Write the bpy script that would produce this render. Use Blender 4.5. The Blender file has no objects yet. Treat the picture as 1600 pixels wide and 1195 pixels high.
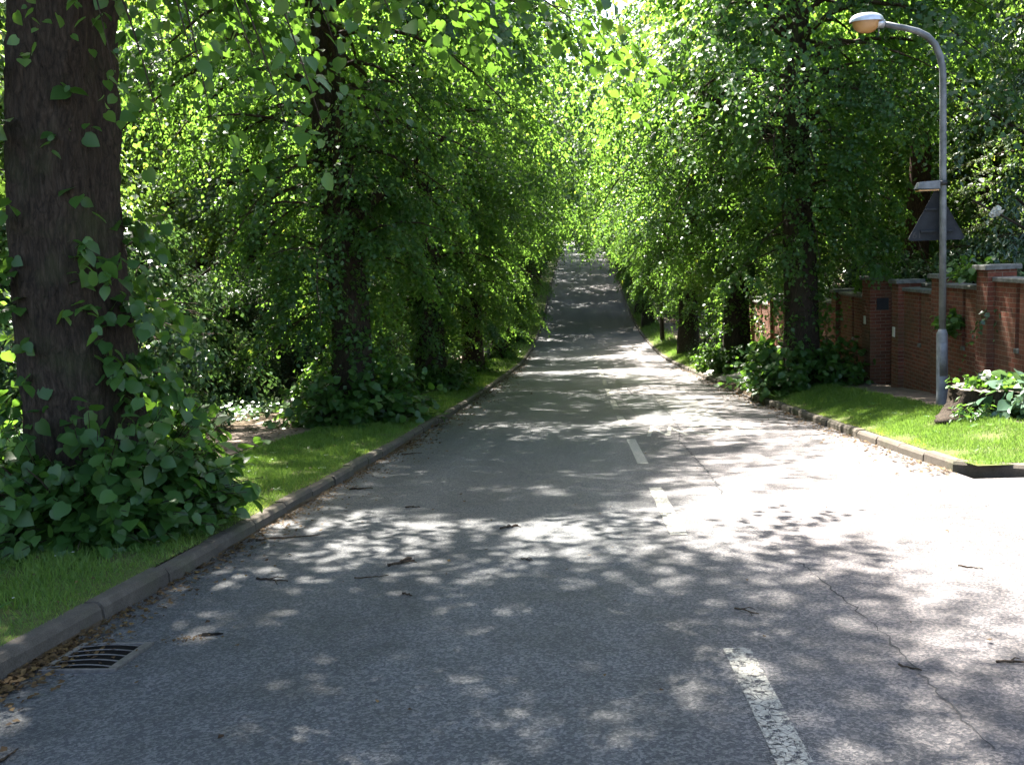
import bpy, math, random
import numpy as np
from mathutils import Vector

# ------------------------------------------------------------------ camera, sky, sun, exposure
sc = bpy.context.scene
COL = sc.collection
F_PX, CX, CY, EYE = 1500.0, 800.0, 597.5, 1.6
YAW, PITCH, ROLL = math.radians(-4.2344), math.radians(-7.3629), math.radians(2.5)

def basis(yaw, pitch, roll):
    F = np.array([math.sin(yaw)*math.cos(pitch), math.cos(yaw)*math.cos(pitch), math.sin(pitch)])
    R0 = np.array([math.cos(yaw), -math.sin(yaw), 0.0])
    U0 = np.cross(R0, F)
    return F, R0*math.cos(roll)-U0*math.sin(roll), U0*math.cos(roll)+R0*math.sin(roll)
CF, CR, CU = basis(YAW, PITCH, ROLL)

cam_d = bpy.data.cameras.new('camera')
cam = bpy.data.objects.new('camera', cam_d)
COL.objects.link(cam)
from mathutils import Matrix
cam.matrix_world = Matrix(((CR[0], CU[0], -CF[0], 0), (CR[1], CU[1], -CF[1], 0), (CR[2], CU[2], -CF[2], EYE), (0, 0, 0, 1)))
cam_d.sensor_width = 36.0
cam_d.lens = 36.0*F_PX/1600.0
cam_d.clip_end = 2000
sc.camera = cam

SUN_EL, SUN_AZ = math.radians(57), math.radians(-24)     # azimuth from +Y towards +X
w = bpy.data.worlds.new('World'); sc.world = w; w.use_nodes = True
nt = w.node_tree
sky = nt.nodes.new('ShaderNodeTexSky'); sky.sky_type = 'NISHITA'; sky.sun_disc = False
sky.sun_elevation = SUN_EL; sky.sun_rotation = SUN_AZ
sky.air_density = 1.0; sky.dust_density = 3.0; sky.ozone_density = 0.9
bg = nt.nodes['Background']; bg.inputs['Strength'].default_value = 0.07
nt.links.new(sky.outputs['Color'], bg.inputs['Color'])
sd = bpy.data.lights.new('sun', 'SUN'); sd.energy = 5.0; sd.angle = math.radians(0.8); sd.color = (1.0, 0.95, 0.86)
so = bpy.data.objects.new('sun', sd); COL.objects.link(so)
sv = Vector((math.sin(SUN_AZ)*math.cos(SUN_EL), math.cos(SUN_AZ)*math.cos(SUN_EL), math.sin(SUN_EL)))
so.rotation_euler = sv.to_track_quat('Z', 'Y').to_euler(); so.location = (0, 0, 40)
vs = sc.view_settings
sc.display_settings.display_device = 'sRGB'
vs.view_transform = 'Standard'; vs.look = 'None'; vs.gamma = 1.0; vs.use_curve_mapping = False
vs.exposure = 3.3
cy = sc.cycles
cy.max_bounces = 7; cy.diffuse_bounces = 4; cy.glossy_bounces = 2; cy.transmission_bounces = 4; cy.transparent_max_bounces = 6
cy.caustics_reflective = False; cy.caustics_refractive = False
cy.sample_clamp_indirect = 8.0
try:
    cy.use_denoising = True; cy.denoiser = 'OPENIMAGEDENOISE'
except Exception:
    pass

# ------------------------------------------------------------------ ground shape
PY = np.array([-40, 0, 15, 25, 35, 50, 65, 77, 98, 125, 165, 205, 260, 340.])
PZ = np.array([3.55, 0, -1.33, -2.15, -2.85, -3.75, -3.9, -3.55, -1.7, 0, 2.2, 4.4, 7.5, 12])
_d = np.gradient(PZ, PY); _d[1] = -.0887; _d[0] = -.0887
def prof(y):
    y = np.asarray(y, float)
    i = np.clip(np.searchsorted(PY, y)-1, 0, len(PY)-2)
    h = PY[i+1]-PY[i]; t = (y-PY[i])/h
    return ((2*t**3-3*t**2+1)*PZ[i]+(t**3-2*t**2+t)*h*_d[i]+(-2*t**3+3*t**2)*PZ[i+1]+(t**3-t**2)*h*_d[i+1])
KL, KR = -2.95, 4.05                  # carriageway edges
KH = 0.12
def cross(x, y):
    """height of the land above the road profile"""
    if x <= KL: return KH if x > -7 else KH+min(.6, (-7-x)*.05)
    if x >= KR:
        if y < 10.2: return 0.0
        return KH+.26*min(1, max(0, (x-KR-.1)/1.1))*min(1, max(0, (y-10.3)/1.8))+max(0, min(1.5, (x-8)*.08))
    return 0.0
def gz(x, y): return float(prof(y))+cross(x, y)
def ray(u, v): return CF+CR*(u-CX)/F_PX-CU*(v-CY)/F_PX
def gpt(u, v, off=0.0):
    """world point where the view through a photo pixel meets the road surface lifted by off"""
    d = ray(u, v); t = np.linspace(1, 260, 26000)
    k = int(np.argmax(EYE+t*d[2] <= prof(t*d[1])+off)); return t[k]*d[0], t[k]*d[1]
def at(u, v, Y):
    d = ray(u, v); t = Y/d[1]; return Vector((d[0]*t, Y, EYE+d[2]*t))
def atX(u, v, X):
    d = ray(u, v); t = X/d[0]; return Vector((X, d[1]*t, EYE+d[2]*t))

# ------------------------------------------------------------------ helpers
def tag(o, label=None, cat=None, group=None, kind=None):
    if label: o['label'] = label
    if cat: o['category'] = cat
    if group: o['group'] = group
    if kind: o['kind'] = kind
    return o
def thing(name, label, cat, loc, rz=0.0, group=None, scale=1.0):
    o = bpy.data.objects.new(name, None); COL.objects.link(o)
    o.empty_display_size = .2
    o.location = loc; o.rotation_euler = (0, 0, rz); o.scale = (scale,)*3
    return tag(o, label, cat, group)
def link(name, me, parent=None):
    o = bpy.data.objects.new(name, me); COL.objects.link(o)
    if parent is not None: o.parent = parent
    return o
class MB:
    def __init__(s): s.v = []; s.f = []; s.m = []; s.n = 0
    def add(s, v, f, mi=0):
        s.v.append(np.asarray(v, float).reshape(-1, 3)); s.f += [tuple(int(i)+s.n for i in q) for q in f]; s.m += [mi]*len(f); s.n += len(s.v[-1])
    def box(s, lo, hi, mi=0, bev=0.0):
        x0, y0, z0 = lo; x1, y1, z1 = hi; b = bev
        if b <= 0:
            v = [(x, y, z) for z in (z0, z1) for y in (y0, y1) for x in (x0, x1)]
            s.add(v, [(0, 2, 3, 1), (4, 5, 7, 6), (0, 1, 5, 4), (2, 6, 7, 3), (0, 4, 6, 2), (1, 3, 7, 5)], mi)
        else:   # chamfered along top and upright edges
            def ring(e, z): return [(x0+e, y0+b, z), (x0+b, y0+e, z), (x1-b, y0+e, z), (x1-e, y0+b, z), (x1-e, y1-b, z), (x1-b, y1-e, z), (x0+b, y1-e, z), (x0+e, y1-b, z)]
            v = ring(0, z0)+ring(0, z1-b)+ring(b*.8, z1)
            f = [tuple(range(7, -1, -1)), tuple(range(16, 24))]
            for k in range(2):
                for i in range(8): f.append((k*8+i, k*8+(i+1) % 8, k*8+8+(i+1) % 8, k*8+8+i))
            s.add(v, f, mi)
    def tube(s, pts, rad, n=8, mi=0, cap=True, wob=None):
        pts = np.asarray(pts, float); m = len(pts)
        rad = np.broadcast_to(np.asarray(rad, float), (m,))
        T = np.gradient(pts, axis=0); T /= np.linalg.norm(T, axis=1)[:, None]+1e-9
        ref = np.array([0, 0, 1.]) if abs(T[0][2]) < .9 else np.array([1., 0, 0])
        a = np.cross(T[0], ref); a /= np.linalg.norm(a)
        V = []
        for i in range(m):
            a = a-T[i]*(a@T[i]); a /= np.linalg.norm(a); b = np.cross(T[i], a)
            th = np.arange(n)*2*math.pi/n
            r = rad[i]*(wob[i] if wob is not None else np.ones(n))
            V.append(pts[i]+r[:, None]*(np.cos(th)[:, None]*a+np.sin(th)[:, None]*b))
        f = []
        for i in range(m-1):
            for j in range(n): f.append((i*n+j, i*n+(j+1) % n, (i+1)*n+(j+1) % n, (i+1)*n+j))
        if cap: f += [tuple(range(n-1, -1, -1)), tuple(range((m-1)*n, m*n))]
        s.add(np.concatenate(V), f, mi)
    def mesh(s, name, mats, smooth=False):
        me = bpy.data.meshes.new(name)
        v = np.concatenate(s.v) if s.v else np.zeros((0, 3))
        me.from_pydata(v.tolist(), [], s.f)
        for m in (mats if isinstance(mats, (list, tuple)) else [mats]): me.materials.append(m)
        me.polygons.foreach_set('material_index', s.m)
        if smooth: me.polygons.foreach_set('use_smooth', [True]*len(s.f))
        me.update(); return me
    def obj(s, name, mats, parent=None, smooth=False): return link(name, s.mesh(name, mats, smooth), parent)

# ------------------------------------------------------------------ materials
def newmat(name):
    m = bpy.data.materials.new(name); m.use_nodes = True
    n = m.node_tree.nodes; n.clear()
    out = n.new('ShaderNodeOutputMaterial'); b = n.new('ShaderNodeBsdfPrincipled')
    m.node_tree.links.new(b.outputs[0], out.inputs[0])
    return m, n, m.node_tree.links, b, out
def noise(n, l, scale, detail=4, rough=.55, vec=None, kind='ShaderNodeTexNoise'):
    t = n.new(kind); t.inputs['Scale'].default_value = scale
    if 'Detail' in t.inputs: t.inputs['Detail'].default_value = detail
    if 'Roughness' in t.inputs: t.inputs['Roughness'].default_value = rough
    if vec is not None: l.new(vec, t.inputs['Vector'])
    return t
def ramp(n, l, src, stops):
    r = n.new('ShaderNodeValToRGB'); e = r.color_ramp.elements
    while len(e) < len(stops): e.new(.5)
    for k, (p, c) in enumerate(stops):
        e[k].position = p; e[k].color = (c if len(c) == 4 else (*c, 1)) if hasattr(c, '__len__') else (c, c, c, 1)
    l.new(src, r.inputs[0]); return r
def mixc(n, l, fac, a, b, mode='MIX'):
    m = n.new('ShaderNodeMix'); m.data_type = 'RGBA'; m.blend_type = mode
    for s, v in ((m.inputs[0], fac), (m.inputs[6], a), (m.inputs[7], b)):
        if hasattr(v, 'is_linked') or hasattr(v, 'node'): l.new(v, s)
        elif hasattr(v, '__len__'): s.default_value = (*v, 1) if len(v) == 3 else v
        else: s.default_value = v
    return m.outputs[2]
def bump(n, l, b, h, strength=.5, dist=.02):
    u = n.new('ShaderNodeBump'); u.inputs['Strength'].default_value = strength; u.inputs['Distance'].default_value = dist
    l.new(h, u.inputs['Height']); l.new(u.outputs[0], b.inputs['Normal']); return u
def coords(n, what='Object'): return n.new('ShaderNodeTexCoord').outputs[what]
def math_(n, l, op, a, b=None):
    m = n.new('ShaderNodeMath'); m.operation = op
    for i, v in enumerate((a, b)):
        if v is None: continue
        if hasattr(v, 'node'): l.new(v, m.inputs[i])
        else: m.inputs[i].default_value = v
    return m.outputs[0]

def leaf_mat(name, dark, light, trans, tfac=.45, rough=.42, spec=.45):
    m, n, l, b, out = newmat(name)
    a = n.new('ShaderNodeAttribute'); a.attribute_name = 'tint'
    r = ramp(n, l, a.outputs['Fac'], [(0, dark), (.9, light), (1, tuple(min(1, c*1.5+.03) for c in light))])
    l.new(r.outputs[0], b.inputs['Base Color']); b.inputs['Roughness'].default_value = rough
    b.inputs['Specular IOR Level'].default_value = spec
    t = n.new('ShaderNodeBsdfTranslucent')
    r2 = ramp(n, l, a.outputs['Fac'], [(0, tuple(c*.7 for c in trans)), (.9, trans), (1, (min(1, trans[0]*1.9), trans[1]*1.2, trans[2]))])
    l.new(r2.outputs[0], t.inputs[0])
    x = n.new('ShaderNodeMixShader'); x.inputs[0].default_value = tfac
    l.new(b.outputs[0], x.inputs[1]); l.new(t.outputs[0], x.inputs[2]); l.new(x.outputs[0], out.inputs[0])
    return m
M = {}
M['lime'] = leaf_mat('lime_leaf', (.022, .066, .02), (.052, .122, .027), (.21, .40, .05), .47)
M['shoot'] = leaf_mat('shoot_leaf', (.024, .07, .017), (.055, .125, .024), (.15, .31, .03), .4, .4)
M['wood'] = leaf_mat('woodland_leaf', (.024, .06, .018), (.055, .115, .028), (.2, .35, .045), .45)
M['yew'] = leaf_mat('hedge_leaf', (.012, .032, .012), (.03, .06, .018), (.05, .10, .02), .25, .5)
M['conifer'] = leaf_mat('conifer_needle', (.03, .06, .02), (.075, .11, .035), (.14, .2, .05), .3, .5)
M['glauc'] = leaf_mat('glossy_leaf', (.05, .1, .06), (.1, .16, .11), (.14, .25, .07), .3, .25, .6)
M['ivy'] = leaf_mat('ivy_leaf', (.02, .055, .018), (.06, .12, .04), (.1, .2, .04), .25, .3, .6)
M['grass'] = leaf_mat('grass_blade', (.045, .115, .018), (.13, .2, .036), (.2, .34, .05), .38, .5, .3)
M['litter'] = leaf_mat('dead_leaf', (.03, .016, .008), (.14, .088, .034), (.12, .07, .03), .2, .7, .2)
M['petal'] = leaf_mat('white_petal', (.6, .6, .55), (.8, .8, .76), (.6, .6, .5), .4, .6, .2)

def bark(name, c0, c1, moss=.3):
    m, n, l, b, out = newmat(name)
    tc = coords(n)
    mp = n.new('ShaderNodeMapping'); mp.inputs['Scale'].default_value = (1, 1, .2); l.new(tc, mp.inputs[0])
    wv = noise(n, l, 3, 3, .5, tc); vv = n.new('ShaderNodeVectorMath'); vv.operation = 'MULTIPLY_ADD'; vv.inputs[1].default_value = (.12, .12, .12); l.new(wv.outputs['Color'], vv.inputs[0]); l.new(mp.outputs[0], vv.inputs[2])
    t = noise(n, l, 30, 8, .7, vv.outputs[0])
    v = noise(n, l, 24, 3, .6, vv.outputs[0], 'ShaderNodeTexVoronoi'); v.feature = 'DISTANCE_TO_EDGE'
    h = mixc(n, l, .5, t.outputs[0], v.outputs['Distance'])
    r0_ = ramp(n, l, t.outputs[0], [(.3, c0), (.7, c1)])
    fis = ramp(n, l, v.outputs['Distance'], [(0, (.3, .3, .3)), (.22, (1, 1, 1))])
    r = n.new('ShaderNodeMix'); r.data_type = 'RGBA'; r.blend_type = 'MULTIPLY'; r.inputs[0].default_value = 1; l.new(r0_.outputs[0], r.inputs[6]); l.new(fis.outputs[0], r.inputs[7])
    g = noise(n, l, 2.2, 4, .6, tc)
    gm = ramp(n, l, g.outputs[0], [(.5, 0), (.7, moss)])
    c = mixc(n, l, gm.outputs[0], r.outputs[2], (.045, .065, .02))
    l.new(c, b.inputs['Base Color']); b.inputs['Roughness'].default_value = .9; b.inputs['Specular IOR Level'].default_value = .2
    bump(n, l, b, h, 1.0, .05); return m
M['bark'] = bark('tree_bark', (.026, .02, .014), (.115, .085, .06))
M['bark_red'] = bark('conifer_bark', (.06, .03, .02), (.19, .1, .065), .1)
M['twig'] = bark('twig_bark', (.05, .035, .022), (.15, .105, .07), .1)

def asphalt(name, wide=True):
    m, n, l, b, out = newmat(name)
    tc = coords(n)
    sep = n.new('ShaderNodeSeparateXYZ'); l.new(tc, sep.inputs[0])
    big = noise(n, l, .35, 5, .6, tc)
    mid = noise(n, l, 3.0, 5, .65, tc)
    v = noise(n, l, 72, 1, .5, tc, 'ShaderNodeTexVoronoi')
    v2 = noise(n, l, 190, 1, .5, tc, 'ShaderNodeTexVoronoi')
    sp = noise(n, l, 260, 2, .6, tc)
    c = ramp(n, l, v.outputs['Color'], [(0, (.014, .014, .016)), (.5, (.05, .051, .053)), (.82, (.125, .124, .12)), (1, (.3, .285, .25))])
    c2 = mixc(n, l, .5, c.outputs[0], ramp(n, l, sp.outputs[0], [(.3, (.028, .03, .033)), (.7, (.115, .116, .118))]).outputs[0])
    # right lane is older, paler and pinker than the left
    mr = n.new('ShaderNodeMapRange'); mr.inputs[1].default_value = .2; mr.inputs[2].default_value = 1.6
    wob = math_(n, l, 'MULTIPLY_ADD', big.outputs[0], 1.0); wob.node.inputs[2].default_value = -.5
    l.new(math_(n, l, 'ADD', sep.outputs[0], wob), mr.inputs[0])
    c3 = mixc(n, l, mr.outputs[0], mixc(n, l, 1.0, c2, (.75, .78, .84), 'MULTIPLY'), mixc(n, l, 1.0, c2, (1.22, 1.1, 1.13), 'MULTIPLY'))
    st = ramp(n, l, mid.outputs[0], [(.35, (.8, .8, .8)), (.65, (1.15, 1.15, 1.15))])
    c4 = mixc(n, l, 1.0, c3, st.outputs[0], 'MULTIPLY')
    # wheel tracks and old stains along the road
    mp = n.new('ShaderNodeMapping'); mp.inputs['Scale'].default_value = (1.4, .07, 1); l.new(tc, mp.inputs[0])
    tr = noise(n, l, 1.0, 3, .5, mp.outputs[0])
    c5 = mixc(n, l, 1.0, c4, ramp(n, l, tr.outputs[0], [(.35, (.8, .8, .81)), (.65, (1.18, 1.18, 1.17))]).outputs[0], 'MULTIPLY')
    l.new(c5, b.inputs['Base Color'])
    l.new(ramp(n, l, mid.outputs[0], [(.3, .52), (.7, .68)]).outputs[0], b.inputs['Roughness'])
    b.inputs['Specular IOR Level'].default_value = .45
    hh = mixc(n, l, .5, v.outputs['Distance'], v2.outputs['Distance'])
    bump(n, l, b, hh, 1.0, .016)
    return m
M['asphalt'] = asphalt('asphalt')

def simple(name, c0, c1, scale=8, rough=.8, bs=.4, bd=.01, metal=0.0, spec=.4, detail=6):
    m, n, l, b, out = newmat(name)
    tc = coords(n)
    t = noise(n, l, scale, detail, .62, tc)
    r = ramp(n, l, t.outputs[0], [(.3, c0), (.7, c1)])
    l.new(r.outputs[0], b.inputs['Base Color']); b.inputs['Roughness'].default_value = rough
    b.inputs['Metallic'].default_value = metal; b.inputs['Specular IOR Level'].default_value = spec
    if bs: bump(n, l, b, t.outputs[0], bs, bd)
    return m
def kerbmat():
    m, n, l, b, out = newmat('kerb_concrete')
    tc = coords(n)
    t = noise(n, l, 7, 8, .7, tc); f = noise(n, l, 120, 3, .6, tc); g = noise(n, l, 1.7, 4, .6, tc)
    r = ramp(n, l, t.outputs[0], [(.3, (.032, .025, .018)), (.55, (.068, .055, .041)), (.75, (.14, .118, .093))])
    c = mixc(n, l, .35, r.outputs[0], ramp(n, l, f.outputs[0], [(.35, (.04, .034, .03)), (.7, (.17, .15, .128))]).outputs[0])
    c = mixc(n, l, ramp(n, l, g.outputs[0], [(.5, 0), (.72, .55)]).outputs[0], c, (.05, .06, .025))
    l.new(c, b.inputs['Base Color']); b.inputs['Roughness'].default_value = .9; b.inputs['Specular IOR Level'].default_value = .25
    bump(n, l, b, mixc(n, l, .5, t.outputs[0], f.outputs[0]), .6, .01); return m
M['kerb'] = kerbmat()
M['soil'] = simple('woodland_soil', (.03, .022, .014), (.09, .065, .04), 3.0, .95, .8, .05, 0, .15)
M['turf'] = simple('turf_soil', (.035, .05, .014), (.09, .1, .03), 14, .95, .8, .03, 0, .15)
M['path'] = simple('path_tarmac', (.06, .045, .035), (.17, .13, .10), 9, .9, .5, .01, 0, .3)
M['slab'] = simple('pale_concrete', (.22, .2, .18), (.36, .33, .3), 6, .85, .4, .01)
M['coping'] = simple('coping_stone', (.05, .052, .045), (.17, .17, .16), 9, .8, .5, .01)
M['galv'] = simple('galvanised_steel', (.07, .078, .08), (.2, .212, .225), 5, .6, .3, .004, .2, .4, 10)
M['lampshell'] = simple('lamp_shell', (.42, .44, .47), (.55, .57, .6), 12, .35, .05, .002, .5, .5)
M['signback'] = simple('sign_back_grey', (.016, .018, .021), (.032, .036, .042), 5, .7, .05, .002, 0, .12)
M['black'] = simple('black_paint', (.012, .012, .014), (.025, .025, .028), 8, .5, 0)
M['iron'] = simple('cast_iron', (.06, .055, .05), (.16, .145, .13), 22, .65, .4, .004, .3, .4)
M['hole'] = simple('recess_shade_black', (.004, .004, .004), (.012, .011, .01), 9, 1.0, .3, .01, 0, .03)  # near-black colour standing in for shade inside the drain and pothole
M['tar_dark'] = simple('tarmac_patch_dark', (.03, .03, .032), (.1, .1, .1), 70, .62, .7, .01)
M['tar_pale'] = simple('tarmac_patch_pale', (.06, .058, .056), (.19, .18, .17), 70, .62, .7, .01)
M['crack'] = simple('bitumen_crack', (.012, .012, .013), (.04, .04, .042), 30, .9, .3)
M['timber'] = simple('weathered_timber', (.07, .05, .035), (.16, .115, .08), 12, .85, .5, .01)
M['notice'] = simple('cream_notice', (.5, .48, .42), (.62, .6, .54), 6, .6, 0)
M['stump'] = bark('stump_wood', (.025, .018, .012), (.1, .07, .045), .2)
M['endgrain'] = simple('cut_wood', (.12, .1, .08), (.26, .23, .19), 14, .9, .6, .02)
m, n, l, b, out = newmat('lamp_amber_lens'); M['lens'] = m
b.inputs['Base Color'].default_value = (.55, .3, .12, 1); b.inputs['Roughness'].default_value = .25; b.inputs['Transmission Weight'].default_value = .25
t_ = noise(n, l, 30, 2, .5, coords(n)); bump(n, l, b, t_.outputs[0], .3, .004)

def brickmat():
    m, n, l, b, out = newmat('red_brick')
    tc = coords(n); g = n.new('ShaderNodeNewGeometry')
    s = n.new('ShaderNodeSeparateXYZ'); l.new(tc, s.inputs[0]); sn = n.new('ShaderNodeSeparateXYZ'); l.new(g.outputs['Normal'], sn.inputs[0])
    f = math_(n, l, 'GREATER_THAN', math_(n, l, 'ABSOLUTE', sn.outputs[0]), .5)
    mx = n.new('ShaderNodeMix'); l.new(f, mx.inputs[0]); l.new(s.outputs[0], mx.inputs[2]); l.new(s.outputs[1], mx.inputs[3])
    cb = n.new('ShaderNodeCombineXYZ'); l.new(mx.outputs[0], cb.inputs[0]); l.new(s.outputs[2], cb.inputs[1])
    br = n.new('ShaderNodeTexBrick'); l.new(cb.outputs[0], br.inputs[0])
    br.inputs['Scale'].default_value = 1.0; br.inputs['Brick Width'].default_value = .225; br.inputs['Row Height'].default_value = .075
    br.inputs['Mortar Size'].default_value = .006; br.inputs['Mortar Smooth'].default_value = .15; br.inputs['Bias'].default_value = -.1
    br.inputs['Color1'].default_value = (.18, .062, .04, 1); br.inputs['Color2'].default_value = (.09, .036, .026, 1); br.inputs['Mortar'].default_value = (.18, .145, .11, 1)
    t = noise(n, l, 1.3, 5, .6, tc); t2 = noise(n, l, 45, 4, .6, tc)
    c = mixc(n, l, 1.0, br.outputs[0], ramp(n, l, t2.outputs[0], [(.3, (.75, .72, .7)), (.7, (1.25, 1.22, 1.2))]).outputs[0], 'MULTIPLY')
    c = mixc(n, l, ramp(n, l, t.outputs[0], [(.42, 0), (.7, .6)]).outputs[0], c, (.075, .062, .035))
    l.new(c, b.inputs['Base Color']); b.inputs['Roughness'].default_value = .9; b.inputs['Specular IOR Level'].default_value = .2
    bump(n, l, b, math_(n, l, 'MULTIPLY', br.outputs['Fac'], -1.0), .6, .008); return m
M['brick'] = brickmat()

def paint():
    m, n, l, b, out = newmat('worn_road_paint')
    tc = coords(n)
    t = noise(n, l, 22, 9, .78, tc); v = noise(n, l, 26, 2, .5, tc, 'ShaderNodeTexVoronoi'); v.feature = 'DISTANCE_TO_EDGE'
    oi = n.new('ShaderNodeAttribute'); oi.attribute_name = 'wear'
    cr = math_(n, l, 'GREATER_THAN', v.outputs['Distance'], .022)
    th = math_(n, l, 'GREATER_THAN', t.outputs[0], oi.outputs['Fac'])
    c = ramp(n, l, noise(n, l, 60, 3, .6, tc).outputs[0], [(.3, (.15, .143, .12)), (.7, (.33, .32, .275))])
    l.new(c.outputs[0], b.inputs['Base Color']); b.inputs['Roughness'].default_value = .8
    tr = n.new('ShaderNodeBsdfTransparent'); x = n.new('ShaderNodeMixShader')
    l.new(math_(n, l, 'MULTIPLY', cr, th), x.inputs[0]); l.new(tr.outputs[0], x.inputs[1]); l.new(b.outputs[0], x.inputs[2]); l.new(x.outputs[0], out.inputs[0])
    return m
M['paint'] = paint()

# ------------------------------------------------------------------ leaves
SHAPES = {
    'rhomb': ([(0, 0, 0), (.42, -.42, .05), (1, 0, -.12), (.42, .42, .05)], [(0, 1, 2), (0, 2, 3)]),
    'heart': ([(0, 0, 0), (-.06, -.26, .03), (.2, -.47, .07), (.52, -.47, .06), (.82, -.25, -.03), (1.06, 0, -.16),
               (.82, .25, -.03), (.52, .47, .06), (.2, .47, .07), (-.06, .26, .03), (.45, 0, -.02)],
              [(0, 1, 2, 10), (2, 3, 10), (3, 4, 5, 10), (10, 5, 6, 7), (10, 7, 8), (10, 8, 9, 0)]),
    'lance': ([(0, 0, 0), (.4, -.16, .03), (1, 0, -.1), (.4, .16, .03)], [(0, 1, 2), (0, 2, 3)]),
    'blade': ([(0, -.05, 0), (0, .05, 0), (.6, .03, .05), (.6, -.03, .05), (1, 0, .2)], [(0, 1, 2, 3), (3, 2, 4)]),
}
def unit(a): return a/(np.linalg.norm(a, axis=-1, keepdims=True)+1e-9)
class Leaves:
    def __init__(s): s.p = []; s.d = []; s.n = []; s.s = []; s.t = []
    def add(s, p, d, n, size, tint):
        s.p.append(p); s.d.append(d); s.n.append(n); s.s.append(np.broadcast_to(size, (len(p),))); s.t.append(np.broadcast_to(tint, (len(p),)))
    def arrays(s, shape):
        P = np.concatenate(s.p); D = unit(np.concatenate(s.d)); N = np.concatenate(s.n); S = np.concatenate(s.s); T = np.concatenate(s.t)
        N = unit(N-D*(N*D).sum(1)[:, None]); B = np.cross(N, D)
        vs_, fs = SHAPES[shape]; k = np.array(vs_)
        V = P[:, None, :]+S[:, None, None]*(k[None, :, 0:1]*D[:, None]+k[None, :, 1:2]*B[:, None]+k[None, :, 2:3]*N[:, None])
        return V.reshape(-1, 3), fs, len(k), len(P), np.repeat(T, len(k))
    def mesh(s, name, shape, mat, extra=None):
        V, fs, k, N, T = s.arrays(shape)
        base = (np.arange(N)*k)[:, None]
        loops = np.concatenate([np.concatenate([np.array(f) for f in fs])[None, :]+base]).ravel()
        sizes = np.tile([len(f) for f in fs], N)
        mats = [mat]; mi = np.zeros(len(sizes), int)
        if extra is not None and extra.n:
            ev = np.concatenate(extra.v); o = len(V); V = np.concatenate([V, ev]); T = np.concatenate([T, np.zeros(len(ev))])
            loops = np.concatenate([loops]+[np.array(f)+o for f in extra.f]); sizes = np.concatenate([sizes, [len(f) for f in extra.f]])
            mi = np.concatenate([mi, np.ones(len(extra.f), int)]); mats.append(M['twig'])
        me = bpy.data.meshes.new(name)
        me.vertices.add(len(V)); me.vertices.foreach_set('co', V.astype(np.float32).ravel())
        me.loops.add(len(loops)); me.loops.foreach_set('vertex_index', loops.astype(np.int32))
        me.polygons.add(len(sizes)); st = np.concatenate([[0], np.cumsum(sizes)[:-1]])
        me.polygons.foreach_set('loop_start', st.astype(np.int32)); me.polygons.foreach_set('loop_total', sizes.astype(np.int32))
        for m in mats: me.materials.append(m)
        me.polygons.foreach_set('material_index', mi.astype(np.int32))
        a = me.attributes.new('tint', 'FLOAT', 'POINT'); a.data.foreach_set('value', np.clip(T, 0, 1).astype(np.float32))
        me.update(calc_edges=True); return me

def twig_leaves(L, rg, P0, dirs, lens, nl, size, droop=.5, nrand=.5, tint=(.1, .9), jit=.03, out=None, tbase=None):
    """leaves along drooping twigs; P0, dirs (n,3), lens (n,)"""
    n = len(P0)
    s = (np.arange(nl)+1)/nl*np.ones((n, 1))+rg.uniform(-.3, .3, (n, nl))/nl
    pos = P0[:, None]+dirs[:, None]*(lens[:, None]*s)[..., None]
    pos[..., 2] -= droop*lens[:, None]*s**2
    tang = dirs[:, None]*np.ones((1, nl, 1)); tang = tang.copy(); tang[..., 2] -= 2*droop*s
    side = np.cross(tang, [0, 0, 1.]); side = unit(side)
    alt = np.where(np.arange(nl) % 2 == 0, 1., -1.)[None, :, None]
    d = unit(tang)*.6+side*alt*.9+rg.normal(0, .25, tang.shape); d[..., 2] -= rg.uniform(.1, .8, d.shape[:2])
    nn = rg.normal(0, nrand, d.shape); nn[..., 2] += 1.0
    if out is not None: nn = nn+np.asarray(out).reshape(-1, 1, 3)
    pos += rg.normal(0, jit, pos.shape)
    tw = (rg.uniform(*tint, (n, 1)) if tbase is None else np.asarray(tbase).reshape(-1, 1)+rg.normal(0, .1, (n, 1)))+rg.normal(0, .1, (n, nl))
    tw = np.where(rg.random((n, nl)) < .012, 1.0, np.clip(tw, 0, .93))
    L.add(pos.reshape(-1, 3), d.reshape(-1, 3), nn.reshape(-1, 3), (size*rg.uniform(.42, 1.25, (n, nl))).ravel(), tw.ravel())

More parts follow.
